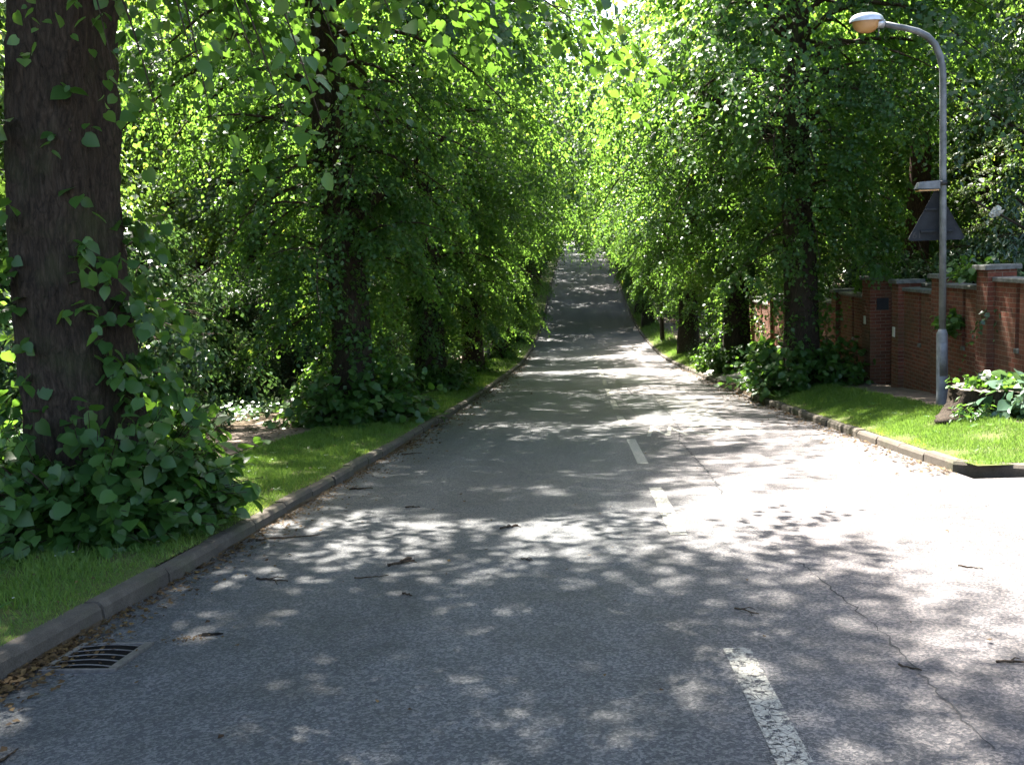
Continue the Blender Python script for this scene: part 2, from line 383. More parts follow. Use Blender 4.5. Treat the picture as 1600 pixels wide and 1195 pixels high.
def crown(seed, name, mat, zlo, zhi, rad, nb, ntw, nl, size, droop=(.5, 1.0), up=(.2, .8), shoots=0, shoot_z=(.8, 5), trad=.4, shape='rhomb', sparse_above=8.0, azf=None, L=None, clear=False):
    rg = np.random.default_rng(seed); L = L or Leaves(); W = MB()
    for i in range(nb):
        h = zlo+(zhi-zlo)*((i+rg.random())/nb)
        az = rg.uniform(0, 2*math.pi) if azf is None else azf(rg, h)
        ln = rad(h)*rg.uniform(.65, 1.08)
        a, dr = rg.uniform(*up), rg.uniform(*droop)
        hd = np.array([math.cos(az), math.sin(az), 0])
        bend = rg.normal(0, .35); sd_ = np.array([-hd[1], hd[0], 0])
        def bp(t):
            t = np.asarray(t)[..., None]
            return hd*ln*t+sd_*bend*ln*t**2+np.array([0, 0, 1.])*(h+ln*(a*t-dr*t**2))
        tt = np.linspace(.03, 1, 6)
        W.tube(bp(tt), np.linspace(.018*ln, .006, 6), 4, cap=False)
        hi_ = h > sparse_above
        sz = size if not hi_ else size*1.5; q = nl if not hi_ else max(4, int(nl*.8)); kt = ntw if not hi_ else max(3, int(ntw*.9))
        nsec = max(4, int(3+ln*1.9)); ts = np.concatenate([rg.uniform(.22, .95, nsec-1), [.97]])
        S0 = bp(ts); ths = az+rg.choice([-1, 1], nsec)*rg.uniform(.15, 1.15, nsec); sl_ = ln*rg.uniform(.2, .42, nsec)+.2
        br_t = rg.uniform(.02, .85)
        for j in range(nsec):
            sd2 = np.array([math.cos(ths[j]), math.sin(ths[j]), rg.uniform(-.15, .25)]); dp = rg.uniform(.35, .85)
            if clear and S0[j][2] < 6.3 and math.hypot(S0[j][0]+sd2[0]*sl_[j], S0[j][1]+sd2[1]*sl_[j]) > np.interp(S0[j][2]-.5, [3, 5, 6], [2.5, 2.8, 3.3]): continue
            tq = rg.uniform(.1, 1.0, kt)**.7
            P0 = S0[j]+sd2*sl_[j]*tq[:, None]; P0[:, 2] -= dp*sl_[j]*tq**2
            if not hi_:
                tv = np.linspace(0, 1, 4)[:, None]; c_ = S0[j]+sd2*sl_[j]*tv; c_[:, 2] -= dp*sl_[j]*tv[:, 0]**2
                W.tube(c_, [.008, .006, .004, .003], 3, cap=False)
            th = ths[j]+rg.normal(0, .8, kt)
            dirs = np.stack([np.cos(th)*.8, np.sin(th)*.8, rg.uniform(-.75, .15, kt)], 1)
            twig_leaves(L, rg, P0, dirs, sl_[j]*rg.uniform(.25, .6, kt)+.12, q, sz, rg.uniform(.4, .9), .33, jit=.025, out=np.stack([np.cos(th)*.55, np.sin(th)*.55, 0*th], 1), tbase=br_t+rg.normal(0, .12, kt))
    if shoots:
        z = rg.uniform(*shoot_z, shoots); th = rg.uniform(0, 2*math.pi, shoots)
        P0 = np.stack([np.cos(th)*trad*.95, np.sin(th)*trad*.95, z], 1)
        dirs = np.stack([np.cos(th), np.sin(th), rg.uniform(-.2, .5, shoots)], 1)
        twig_leaves(L, rg, P0, dirs, rg.uniform(.2, .8, shoots), 9, size*1.15, .7, .6)
    return L.mesh(name, shape, mat, W)

def trunk_mesh(seed, name, r, h, lean=(0, 0), flare=1.35, seg=20, rows=26, limbs=6, limb_z=3.0, burr=0.05, mat='bark', taper=.62):
    rg = np.random.default_rng(seed); W = MB()
    z = np.linspace(-.35, h, rows); t = np.clip(z/h, 0, 1)
    pts = np.stack([lean[0]*t**1.3+.06*np.sin(z*.9+seed), lean[1]*t**1.3+.05*np.cos(z*.8+seed), z], 1)
    rad = r*(1-taper*t)*(1+(flare-1)*np.exp(-np.clip(z, 0, None)/.45))
    th = np.arange(seg)*2*math.pi/seg
    wob = np.ones((rows, seg))
    for k in range(5):
        f = rg.integers(2, 7); wob += .035*np.sin(f*th[None]+rg.uniform(0, 6)+z[:, None]*rg.uniform(-.5, .5))
    wob += rg.normal(0, .018, wob.shape)
    for k in range(7):
        zc, tc_ = rg.uniform(.6, h*.6), rg.uniform(0, 6.28)
        wob += burr*2.2*np.exp(-((z[:, None]-zc)/.25)**2-(np.angle(np.exp(1j*(th[None]-tc_)))/.5)**2)
    if seg > 50:   # deep interlacing bark ridges on the tree one sees closest
        ph = 2.2*np.sin(z[:, None]*2.3+th[None]*2)+1.4*np.sin(z[:, None]*5.1+th[None]*3)
        wob += .045*np.abs(np.sin(th[None]*13+ph))**.6+.014*np.sin(th[None]*25-ph*1.3)
    W.tube(pts, rad, seg, wob=wob)
    for k in range(limbs):
        zc = rg.uniform(limb_z, h*.9); i = int(np.searchsorted(z, zc)); i = min(i, rows-1); az = rg.uniform(0, 6.28)
        ln = rg.uniform(1.8, 3.6); tt = np.linspace(0, 1, 7)[:, None]
        c = pts[i]+np.array([math.cos(az), math.sin(az), 0])*ln*tt*.9+np.array([0, 0, 1.])*(ln*(.75*tt-.1*tt**2))
        W.tube(c, np.linspace(rad[i]*.45, .02, 7), 8, cap=False)
    return W.mesh(name, M[mat], True)

def basal_mesh(seed, name, r, h, n, size, shape='heart', mat='shoot', inner=.25):
    """dome of leafy suckers: stems fan out from the root collar, leaves held flat along them"""
    rg = np.random.default_rng(seed); L = Leaves(); W = MB()
    for i in range(n):
        az = rg.uniform(0, 6.28); el = rg.uniform(.12, 1.25)
        ln = (r*math.cos(el)+h*math.sin(el))*rg.uniform(.6, 1.12)
        b0 = np.array([math.cos(az)*inner*rg.uniform(.6, 1.3), math.sin(az)*inner*rg.uniform(.6, 1.3), .02])
        d = np.array([math.cos(az)*math.cos(el), math.sin(az)*math.cos(el), math.sin(el)])
        tt = np.linspace(0, 1, 5)[:, None]
        c = b0+d*ln*tt+np.array([0, 0, -1.])*(.25*ln*tt**2); c[:, 2] = np.maximum(c[:, 2], .03)
        W.tube(c, np.linspace(.009, .003, 5), 3, cap=False)
        k = 9; t = rg.uniform(.3, 1.0, k)[:, None]
        p = b0+d*ln*t+np.array([0, 0, -1.])*(.25*ln*t**2); p[:, 2] = np.maximum(p[:, 2], .04)
        p += rg.normal(0, .045, p.shape)
        ax = np.array([math.cos(az), math.sin(az), -.25])+rg.normal(0, .75, (k, 3)); ax[:, 2] -= .15
        nn = np.array([math.cos(az)*.55, math.sin(az)*.55, .8])+rg.normal(0, .38, (k, 3))
        L.add(p, ax, nn, size*rg.uniform(.45, 1.1, k), np.clip(rg.uniform(.1, .8)+rg.normal(0, .15, k), 0, .95))
    return L.mesh(name, shape, M[mat], W)

# ------------------------------------------------------------------ setting: ground sheets
ys = np.concatenate([np.arange(-20, 30, .5), np.arange(30, 100, 1.5), np.arange(100, 345, 5)])
def sheet(name, xs, mat, off, y0=-20, y1=345, zf=None, kind='structure'):
    yy = ys[(ys > y0) & (ys < y1)]; yy = np.concatenate([[y0], yy, [y1]])
    V = []; Fc = []
    for y in yy:
        for x in xs: V.append((x, y, (zf(x, y) if zf else gz(x, y))+off))
    k = len(xs)
    for j in range(len(yy)-1):
        for i in range(k-1): Fc.append((j*k+i, j*k+i+1, (j+1)*k+i+1, (j+1)*k+i))
    W = MB(); W.add(V, Fc); o = W.obj(name, mat, None, True); o['kind'] = kind; return o
def land(x, y):
    if KL-.05 < x < KR+.05: return float(prof(y))-.1
    if x >= KR+.05 and y < 10.9: return float(prof(y))-.1
    hill = 0
    if x < -14: hill = (-14-x)*.06
    if x > 16: hill = (x-16)*.05
    return gz(x, y)+hill-.02
sheet('ground', [-160, -100, -60, -40, -28, -20, -14, -11, -9, -7, -6.8, -5, -3.5, -3.04, -3.0, -2.9, 0, 4.0, 4.12, 4.19, 4.6, 5.3, 6, 7, 8, 10, 13, 16, 22, 30, 45, 70, 110, 160], M['soil'], 0, zf=land)
road = sheet('road', list(np.linspace(KL-.02, KR+.03, 8)), M['asphalt'], 0.0, zf=lambda x, y: float(prof(y))+.02*(1-((x-.55)/3.5)**2))
# side road mouth on the right, a sheet butting up to the carriageway
sheet('side_road', [KR+.03, 4.6, 6, 9, 14, 20, 30], M['asphalt'], .0, -20, 10.22, zf=lambda x, y: float(prof(y))+.0)
sheet('verge', [-5.0, -4.3, -3.6, -3.07], M['turf'], .0, -20, 240)
sheet('footpath', [-6.8, -6.2, -5.6, -5.0], M['path'], .004, -20, 240)
sheet('verge', [4.17, 4.45, 4.8, 5.2, 5.45], M['turf'], .0, 10.35, 23.3)
sheet('verge', [4.17, 4.8, 5.45], M['turf'], .0, 34, 240)
sheet('footpath', [5.45, 5.9, 6.5], M['path'], .004, 10.35, 240)
sheet('pavement', [4.17, 4.6, 5.0, 5.45], M['slab'], .006, 28.5, 34)
sheet('driveway', [4.05, 4.4, 4.8, 5.45], M['asphalt'], .008, 23.3, 28.5, zf=lambda x, y: float(prof(y))+.02+(cross(x, y)-.02)*min(1, (x-4.05)/1.3))

def kerb_run(name, pts, closed_label=None):
    """row of 0.915 m kerb stones along a polyline of (x, y, side) with the face on the road side"""
    rg = random.Random(len(pts)*7+3); W = MB()
    P = np.array(pts, float); seg = np.linalg.norm(np.diff(P, axis=0), axis=1); S = np.concatenate([[0], np.cumsum(seg)])
    tot = S[-1]; L = .915; s = 0
    def pos(a): return np.array([np.interp(a, S, P[:, 0]), np.interp(a, S, P[:, 1])])
    while s < tot-.1:
        e = min(s+L, tot); k = 2 if tot < 8 else 1
        g = .008; dz, dx = rg.uniform(-.013, .013), rg.uniform(-.012, .012)
        a, b = pos(s+g), pos(e-g); t = (b-a)/np.linalg.norm(b-a); nrm = np.array([t[1], -t[0]])   # to the right of travel = back
        za, zb = float(prof(a[1])), float(prof(b[1]))
        prof2 = [(0, -.12), (.008, .085), (.03, .118), (.045, .124), (.125, .124), (.125, -.12)]
        V = []
        for q, zq in ((a, za), (b, zb)):
            for (o_, h_) in prof2: V.append((q[0]+nrm[0]*(o_+dx), q[1]+nrm[1]*(o_+dx), zq+h_+dz))
        n_ = len(prof2)
        W.add(V, [(i, i+1, n_+i+1, n_+i) for i in range(n_-1)]+[tuple(range(n_-1, -1, -1)), tuple(range(n_, 2*n_))])
        s += L
    o = W.obj(name, M['kerb']); o['kind'] = 'structure'; return o
# left kerb runs backwards so that its back faces left; right kerb runs forward
kerb_run('kerb', [(KL, y) for y in np.arange(150, -12, -1.0)])
arc = [(4.05+.6-.6*math.cos(a), 10.8-.6*math.sin(a)) for a in np.linspace(0, math.pi/2, 9)]
kerb_run('kerb', [(12, 10.2), (8, 10.2)]+arc[::-1]+[(KR, y) for y in np.arange(11.1, 23.1, .5)])
kerb_run('kerb', [(5.2, 28.5), (4.4, 28.6), (4.12, 29.0)]+[(KR, y) for y in np.arange(29.6, 150, 1.0)])

# road paint, cracks and patches: children of the road
def rz_(x, y): return float(prof(y))+.02*(1-((x-.55)/3.5)**2)
def strip(name, cl, width, mat, wear=None, off=.004, parent=None):
    V = []; Fc = []; cl = np.array(cl); T = np.gradient(cl, axis=0); T /= np.linalg.norm(T, axis=1)[:, None]+1e-9
    wd = np.broadcast_to(width, (len(cl),))
    for p, t, q in zip(cl, T, wd):
        for s_ in (-.5, .5):
            x, y = p[0]+t[1]*s_*q, p[1]-t[0]*s_*q; V.append((x, y, (rz_(x, y))+off))
    for i in range(len(cl)-1): Fc.append((2*i, 2*i+1, 2*i+3, 2*i+2))
    W = MB(); W.add(V, Fc); o = W.obj(name, mat, parent)
    if wear is not None:
        a = o.data.attributes.new('wear', 'FLOAT', 'POINT'); a.data.foreach_set('value', np.full(len(V), wear, np.float32))
    return o
for (a, b_, wear) in [(1.2, 4.85, .47), (7.55, 10.2, .42), (12.0, 15.0, .25), (16.9, 19.6, .3), (21.2, 24.2, .4), (25.7, 28.6, .42), (30.2, 33, .43), (35, 38, .44), (40, 43, .45), (45, 48, .46), (50, 53, .47)]:
    strip('centre_line_dash', [(.73, y) for y in np.arange(a, b_+.01, .25)], .135, M['paint'], wear, .004, road)
def patch(pix, mat, off=.002):
    P = np.array([gpt(u, v) for u, v in pix]); q = []
    for i in range(len(P)):
        for t_ in np.linspace(0, 1, 10)[:-1]: q.append(P[i]+(P[(i+1) % len(P)]-P[i])*t_+np.random.default_rng(i*50+int(t_*40)).normal(0, .012, 2))
    W = MB(); W.add([(a_[0], a_[1], rz_(a_[0], a_[1])+off) for a_ in q], [tuple(range(len(q)))[::-1]]); W.obj('road_patch', mat, road)
patch([(1000, 655), (1062, 663), (1016, 618), (966, 616)], M['tar_dark'])
patch([(1062, 663), (1150, 668), (1080, 620), (1016, 618)], M['tar_pale'])
patch([(972, 600), (1024, 601), (1000, 578), (956, 577)], M['tar_pale'])
rgc = np.random.default_rng(5)
def crack(pix, width):
    P = np.array([gpt(u, v) for u, v in pix]); S = np.concatenate([[0], np.cumsum(np.linalg.norm(np.diff(P, axis=0), axis=1))])
    s = np.arange(0, S[-1], .06); x = np.interp(s, S, P[:, 0]); y = np.interp(s, S, P[:, 1])
    q = np.stack([x, y], 1)+rgc.normal(0, .012, (len(s), 2))
    strip('road_crack', q, width*rgc.uniform(.25, 1.3, len(s)), M['crack'], None, .003, road)
crack([(1245, 880), (1290, 915), (1345, 962), (1400, 1020), (1450, 1070), (1490, 1110), (1560, 1185)], .011)
crack([(1060, 690), (1075, 705), (1090, 722), (1110, 745), (1130, 775)], .022)
crack([(978, 605), (990, 620), (1000, 632)], .03)
crack([(1010, 600), (1030, 625), (1062, 672), (1062, 690)], .02)
fc = bpy.data.curves.new('lettering', 'FONT'); fc.body = 'SLOW'; fc.size = 1.0; fc.space_character = 1.1
fo = bpy.data.objects.new('tmp_text', fc); COL.objects.link(fo)
bpy.context.view_layer.update()
tm = bpy.data.meshes.new_from_object(fo.evaluated_get(bpy.context.evaluated_depsgraph_get()))
bpy.data.objects.remove(fo)
co = np.zeros(len(tm.vertices)*3); tm.vertices.foreach_get('co', co); co = co.reshape(-1, 3)
co[:, 0] -= co[:, 0].min(); wx, hy = co[:, 0].max(), co[:, 1].max()
tx = 2.95-co[:, 0]/wx*1.95; ty = 17.0-co[:, 1]/hy*1.7
tm.vertices.foreach_set('co', np.stack([tx, ty, [rz_(a, b_)+.004 for a, b_ in zip(tx, ty)]], 1).astype(np.float32).ravel())
tm.materials.append(M['paint']); o = link('road_lettering', tm, road)
a = tm.attributes.new('wear', 'FLOAT', 'POINT'); a.data.foreach_set('value', np.full(len(tm.vertices), .38, np.float32))
o['label'] = 'faded white SLOW lettering facing oncoming traffic'

# ------------------------------------------------------------------ trees
def rad_lime(h): return float(np.interp(h, [1.5, 3, 5, 6.5, 8, 11, 14, 17], [1.6, 2.3, 2.7, 3.6, 4.9, 4.6, 2.9, 1.2]))
def nearface(rg, h):
    while True:
        a = rg.uniform(0, 2*math.pi)
        if h > 5.2 or abs(math.atan2(math.sin(a+math.pi/2+.75), math.cos(a+math.pi/2+.75))) > .6: return a
CR_ = [crown(11+i, 'crown', M['lime'], 2.3, 17.5, rad_lime, 165, 10, 12, .096, shoots=520, shoot_z=(1.1, 6), trad=.36, clear=True, azf=None) for i in range(2)]
CFAR = [crown(25+i, 'crown', M['lime'], 4.4, 17, lambda h: float(np.interp(h, [4, 6, 9, 12, 15, 17], [3.2, 4.4, 5.2, 4.8, 3.0, 1.2])), 130, 8, 9, .13, droop=(.2, .5), up=(.2, .7), clear=True) for i in range(2)]
CRR = [crown(15+i, 'crown', M['lime'], 3.2, 17, lambda h: rad_lime(h)*.9, 155, 10, 12, .096, shoots=320, shoot_z=(1.2, 6), trad=.36, clear=True) for i in range(2)]
TR_ = [trunk_mesh(31+i, 'trunk', .44, 13, lean=(.3*(i-1), .2), limbs=8, limb_z=3.2) for i in range(3)]
BS_ = [basal_mesh(51+i, 'basal_shoots', 1.1, 1.05, 340, .15) for i in range(2)]
BSs = basal_mesh(58, 'basal_shoots', .8, .6, 110, .14)
def tree(name, label, x, y, k, rz, s=1.0, group=None, basal=None, bs=1.0, cz=0.0, cat='tree', crowns=CR_, trunks=TR_):
    t = thing(name, label, cat, (x, y, gz(x, y)), rz, group, s)
    link('trunk', trunks[k % len(trunks)], t); c = link('crown', crowns[k % len(crowns)], t); c.location = (0, 0, cz)
    if basal is not None:
        b_ = link('basal_shoots', basal, t); b_.scale = (bs, bs, bs)
    return t
GL, GR = 'trees lining the left verge', 'trees lining the right verge'
# nearest tree on the left
L1 = thing('lime_tree', 'nearest tree at far left, thick rough brown trunk rising out of big heart-shaped leaves', 'tree', (-4.24, 7.75, gz(-4.24, 7.75)), 0, GL)
link('trunk', trunk_mesh(71, 'trunk', .44, 12, lean=(.75, .1), flare=.98, taper=.3, seg=120, rows=170, limbs=7, limb_z=3.4, burr=.04), L1)
link('basal_shoots', basal_mesh(73, 'basal_shoots', .5, 1.45, 760, .135, inner=.34), L1)
rg = np.random.default_rng(74); Lv = Leaves(); ns = 75
th = np.concatenate([rg.uniform(-.9, .7, 52), rg.uniform(2.4, 4.4, 23)]); zz = np.concatenate([rg.uniform(.5, 2.7, 52), rg.uniform(.6, 3.8, 23)])
P0 = np.stack([np.cos(th)*.42, np.sin(th)*.42, zz], 1); dr = np.stack([np.cos(th), np.sin(th), rg.uniform(-.1, .5, ns)], 1)
twig_leaves(Lv, rg, P0, dr, rg.uniform(.2, .62, ns), 9, .115, .6, .5)
th = rg.uniform(-2.6, -.6, 26); zz = rg.uniform(.8, 3.9, 26)     # a few sprigs on the near face of the trunk
twig_leaves(Lv, rg, np.stack([np.cos(th)*.42, np.sin(th)*.42, zz], 1), np.stack([np.cos(th), np.sin(th), rg.uniform(-.1, .5, 26)], 1), rg.uniform(.12, .35, 26), 4, .12, .5, .6)
link('crown', crown(72, 'crown', M['shoot'], 5.6, 16, lambda h: float(np.interp(h, [4, 6, 9, 13, 16], [3.0, 4.0, 5.1, 4.4, 1.8])), 120, 8, 9, .11, droop=(.3, .65), sparse_above=30, shape='heart', L=Lv), L1)
# leafy boughs of that tree hanging into the top left of the view
base1 = np.array(L1.location)
for k, (u, v, Y, u0, v0) in enumerate([(505, 200, 5.0, 330, -170), (450, 205, 5.3, 300, -120), (330, 185, 5.4, 230, -150), (255, 215, 5.8, 150, -60), (395, 90, 4.9, 250, -200),
                                       (610, 20, 5.2, 420, -190), (180, 120, 6.0, 110, -80), (690, -10, 6.2, 500, -160), (300, 90, 5.2, 190, -180), (520, 60, 5.6, 380, -190), (60, 60, 6.2, 60, -120)]):
    e = np.array(at(u, v, Y))-base1; s_ = np.array(at(u0, v0, Y+.7))-base1
    tt = np.linspace(0, 1, 9)[:, None]; c = s_+(e-s_)*tt; c[:, 2] += .25*np.sin(tt[:, 0]*math.pi)
    rgb = np.random.default_rng(80+k); W = MB(); W.tube(c, np.linspace(.012, .003, 9), 5)
    root = np.array([.1, -.1, c[0][2]+.3]); q = np.stack([root+(c[0]-root)*a for a in np.linspace(0, 1, 5)]); W.tube(q, np.linspace(.035, .012, 5), 5, cap=False)
    Lv = Leaves(); nn_ = 15
    P0 = np.repeat(c[2:], 2, 0)[:nn_-1]; az = rgb.uniform(0, 6.28, len(P0))
    twig_leaves(Lv, rgb, P0, np.stack([np.cos(az), np.sin(az), -.2+0*az], 1), rgb.uniform(.12, .32, len(P0)), 3, .085, .5, .7, (.5, .95))  # raised tint paints a sunlit look into these leaves
    link('hanging_bough', Lv.mesh('hanging_bough', 'heart', M['shoot'], W), L1)

tree('lime_tree', 'second tree on the left verge, leaning trunk wrapped in leaves above a wide leafy skirt', -4.6, 18.9, 0, .6, .96, GL, BS_[0], 1.2)
tree('lime_tree', 'third tree on the left verge, dark trunk with a sunlit tuft at its right foot', -4.55, 28.9, 1, 2.1, 1.0, GL, BS_[1], .95)
tree('lime_tree', 'fourth tree on the left verge, bare dark trunk just before the far lamp column', -4.4, 39.0, 2, 4.0, 1.0, GL, BSs, .9)
tree('lime_tree', 'fifth tree on the left verge, slim dark trunk just behind the far lamp column', -4.3, 50.5, 0, 5.2, 1.0, GL, BSs, 1.1)
tree('lime_tree', 'sixth tree on the left verge with its boughs over the road at the dip', -4.3, 62.0, 1, 3.3, 1.0, GL, BSs, 1.0)
for k, y in enumerate((72, 82, 92, 103, 115, 128, 142, 157, 173, 190)):
    tree('lime_tree', 'one of the distant left trees whose foliage hides the road edge up the hill', -4.6, y, k, k*1.7, 1.25, GL, crowns=CFAR)
tree('lime_tree', 'nearest tree on the right verge, dark trunk beside the brick wall above a leafy clump', 5.0, 22.3, 1, 0.4, .95, GR, BS_[1], 1.15, crowns=CRR)
tree('lime_tree', 'second tree on the right verge, brown trunk edged with glowing sunlit leaves', 5.0, 31.5, 2, 1.3, 1.0, GR, BS_[0], .95, crowns=CRR)
tree('lime_tree', 'third tree on the right verge, tall flared trunk beside the timber fence', 5.2, 46.5, 0, 2.9, 1.05, GR, crowns=CRR)
TSL = [trunk_mesh(37, 'trunk', .16, 9, lean=(.2, .1), flare=1.2, limbs=5, limb_z=3)]
tree('young_tree', 'thin young tree on the right verge between two thick trunks', 4.75, 57.0, 1, 4.4, .8, None, None, 1, .8, trunks=TSL, crowns=CRR)
tree('lime_tree', 'fourth tree on the right verge, black trunk where the road starts to climb', 4.8, 69.0, 2, 5.5, 1.0, GR, crowns=CRR)
for k, y in enumerate((78, 88, 98, 109, 121, 134, 148, 163, 179, 195)):
    tree('lime_tree', 'one of the distant right trees leaning over the road up the hill', 5.1, y, k+1, k*2.3+1, 1.25, GR, crowns=CFAR)

# trees behind, each bushy to near the ground
def rad_wood(h): return float(np.interp(h, [.4, 2, 5, 9, 12, 14], [1.6, 2.9, 3.7, 3.6, 2.6, 1.0]))
CWD = crown(99, 'crown', M['yew'], .5, 13.5, rad_wood, 100, 8, 9, .14, up=(.1, .9), droop=(.3, .8), sparse_above=8)  # dark hedge leaf colour paints shade into the hilltop crowns
CW_ = [crown(91+i, 'crown', M['wood'], .6, 13.5, rad_wood, 100, 8, 9, .13, up=(.1, .9), droop=(.3, .8), sparse_above=8) for i in range(2)]
TW_ = [trunk_mesh(95+i, 'trunk', .22, 11, lean=(.4, -.3), limbs=6, limb_z=2) for i in range(2)]
GB = 'woodland trees behind the left footpath'
for k, (x, y, s_) in enumerate([(-12, 13, .9), (-15, 21, 1.1), (-17, 26, 1.1), (-11.5, 8, .9), (-18, 12, 1.1), (-25, 25, 1.4), (-14, 35, 1.1), (-16, 45, 1.2), (-10.5, 31, .8), (-13, 40, 1.1), (-19, 32, 1.3), (-22, 17, 1.2), (-10, 50, .9), (-12, 63, 1.1), (-11, 80, 1.1), (-20, 50, 1.3), (-12, 100, 1.2), (-12, 125, 1.2), (-13, 155, 1.2), (-28, 75, 1.5), (-30, 110, 1.6)]):
    tree('woodland_tree', 'one of the leafy background trees crowding behind the left footpath', x, y, k, k*1.1, s_, GB, crowns=CW_, trunks=TW_)
GQ = 'garden trees behind the brick wall'
for k, (x, y, s_) in enumerate([(10.5, 43, 1.0), (9.8, 36, .9), (14, 33, 1.1), (13.5, 22, 1.0), (17, 26, 1.2), (11.5, 18, .8), (15, 18, 1.1), (22, 30, 1.3), (9.5, 54, .9), (12, 66, 1.1), (10, 80, 1.0), (11, 98, 1.2), (11, 122, 1.2), (12, 150, 1.2), (18, 50, 1.3), (20, 38, 1.3), (22, 75, 1.5), (24, 110, 1.6)]):
    tree('garden_tree', 'one of the leafy background trees rising beyond the far part of the brick wall', x, y, k, k*1.9, s_, GQ, crowns=CW_, trunks=TW_)
for k, (x, y, s_) in enumerate([(-7, 226, 1.1), (-2, 232, 1.2), (5, 230, 1.1), (9, 220, 1.1), (-13, 222, 1.5), (12, 215, 1.5), (3, 230, 1.6), (-5, 232, 1.7)]):
    tree('woodland_tree', 'one of the dark trees closing the view where the road tops the hill', x, y, k, k*1.3, s_, 'trees closing the top of the road', crowns=[CWD], trunks=TW_)

open_later = True
# ------------------------------------------------------------------ more planting
def conifer_mesh(seed, name, z0, z1, rr, mat):
    rg = np.random.default_rng(seed); L = Leaves(); W = MB()
    z = z0
    while z < z1:
        for k in range(7):
            az = rg.uniform(0, 6.28); ln = rr*(1-.55*(z-z0)/(z1-z0))*rg.uniform(.7, 1.1)
            hd = np.array([math.cos(az), math.sin(az), 0]); sd_ = np.array([-hd[1], hd[0], 0])
            tt = np.linspace(0, 1, 6)[:, None]; c = hd*ln*tt+np.array([0, 0, 1.])*(z+rg.uniform(-.2, .2)+.12*ln*tt-.28*ln*tt**2)
            W.tube(c, np.linspace(.03, .006, 6), 4, cap=False)
            n = 34; t = rg.uniform(.2, 1, n); sg = rg.choice([-1, 1], n)
            P0 = np.stack([np.interp(t, tt[:, 0], c[:, i]) for i in range(3)], 1)
            dr = hd*.6+sd_*sg[:, None]+rg.normal(0, .15, (n, 3)); dr[:, 2] *= .3
            twig_leaves(L, rg, P0, unit(dr), ln*.32*(1.1-t*.6), 16, .075, .25, .3, (.2, .9), .012)
        z += rg.uniform(.4, .7)
    return L.mesh(name, 'lance', mat, W)
t = thing('conifer', 'dark conifer with flat layered pale-tipped sprays behind the wall, right of the lamp post', 'tree', (12.0, 26.0, gz(12, 26)), .3)
link('trunk', trunk_mesh(120, 'trunk', .28, 11, limbs=0, mat='bark_red'), t)
link('crown', conifer_mesh(121, 'crown', .8, 10, 2.9, M['conifer']), t)
t = thing('pine_tree', 'tall tree with thick reddish-brown trunk behind the wall, just left of the lamp post', 'tree', (10.4, 30.5, gz(10.4, 30.5)), 0)
link('trunk', trunk_mesh(122, 'trunk', .42, 14, flare=1.1, limbs=5, limb_z=6, mat='bark_red'), t)
link('crown', crown(123, 'crown', M['wood'], 7.2, 15, lambda h: 4.0, 50, 8, 9, .13), t)
t = thing('rhododendron', 'tall shrub with drooping whorls of narrow blue-grey glossy leaves at the upper right', 'shrub', (9.6, 18.4, gz(9.6, 18.4)), 0)
link('stems', trunk_mesh(124, 'stems', .12, 6.5, limbs=7, limb_z=1, seg=10), t)
link('foliage', crown(125, 'foliage', M['glauc'], 2.2, 8, lambda h: 1.8, 60, 7, 7, .16, shape='lance', sparse_above=30), t)
b_ = Leaves(); pw = np.array(at(1557, 330, 17.0))-np.array(t.location); r_ = np.random.default_rng(3)
b_.add(pw+r_.normal(0, .03, (16, 3)), r_.normal(0, 1, (16, 3))-[0, 0, .6], r_.normal(0, 1, (16, 3)), .09, .6)
bl = link('white_blossom', b_.mesh('white_blossom', 'heart', M['petal']), t); bl['label'] = 'single white blossom'
SH_ = [crown(130+i, 'foliage', M['ivy'], .15, 3.6, lambda h: float(np.interp(h, [0, 1.5, 3.6], [1.5, 1.8, .8])), 75, 7, 9, .1, up=(.1, .8), droop=(.2, .7), sparse_above=30) for i in range(2)]
ST_ = trunk_mesh(133, 'stems', .07, 3.0, limbs=8, limb_z=.3, seg=8)
def shrub(label, x, y, k, s, rz, group=None, name='shrub'):
    t = thing(name, label, 'shrub', (x, y, gz(x, y)), rz, group, s)
    link('stems', ST_, t); link('foliage', SH_[k % 2], t); return t
GS = 'evergreen shrubs behind the brick wall'
for k, (x, y, s_) in enumerate([(9.3, 16.4, 1.0), (8.9, 21.3, .85), (8.9, 25.0, .8), (8.9, 29, .85), (8.9, 34, .8)]):
    shrub('dense dark-leaved shrub overhanging the top of the brick wall', x, y, k, s_, k*1.3, GS)
GH = 'evergreen shrubs along the left footpath'
for k, (x, y, s_) in enumerate([(-8.6, 9.5, .8), (-9.4, 14, 1.0), (-9.2, 18.5, 1.15), (-8.7, 33, .9), (-8.6, 38, .9), (-8.4, 44, .9), (-8.3, 52, .9), (-8.2, 60, 1), (-8.2, 70, 1), (-8.2, 82, 1), (-10.5, 36, 1.4)]):
    shrub('glossy evergreen shrub growing along the far side of the left footpath', x, y, k, s_, k*2.2, GH)
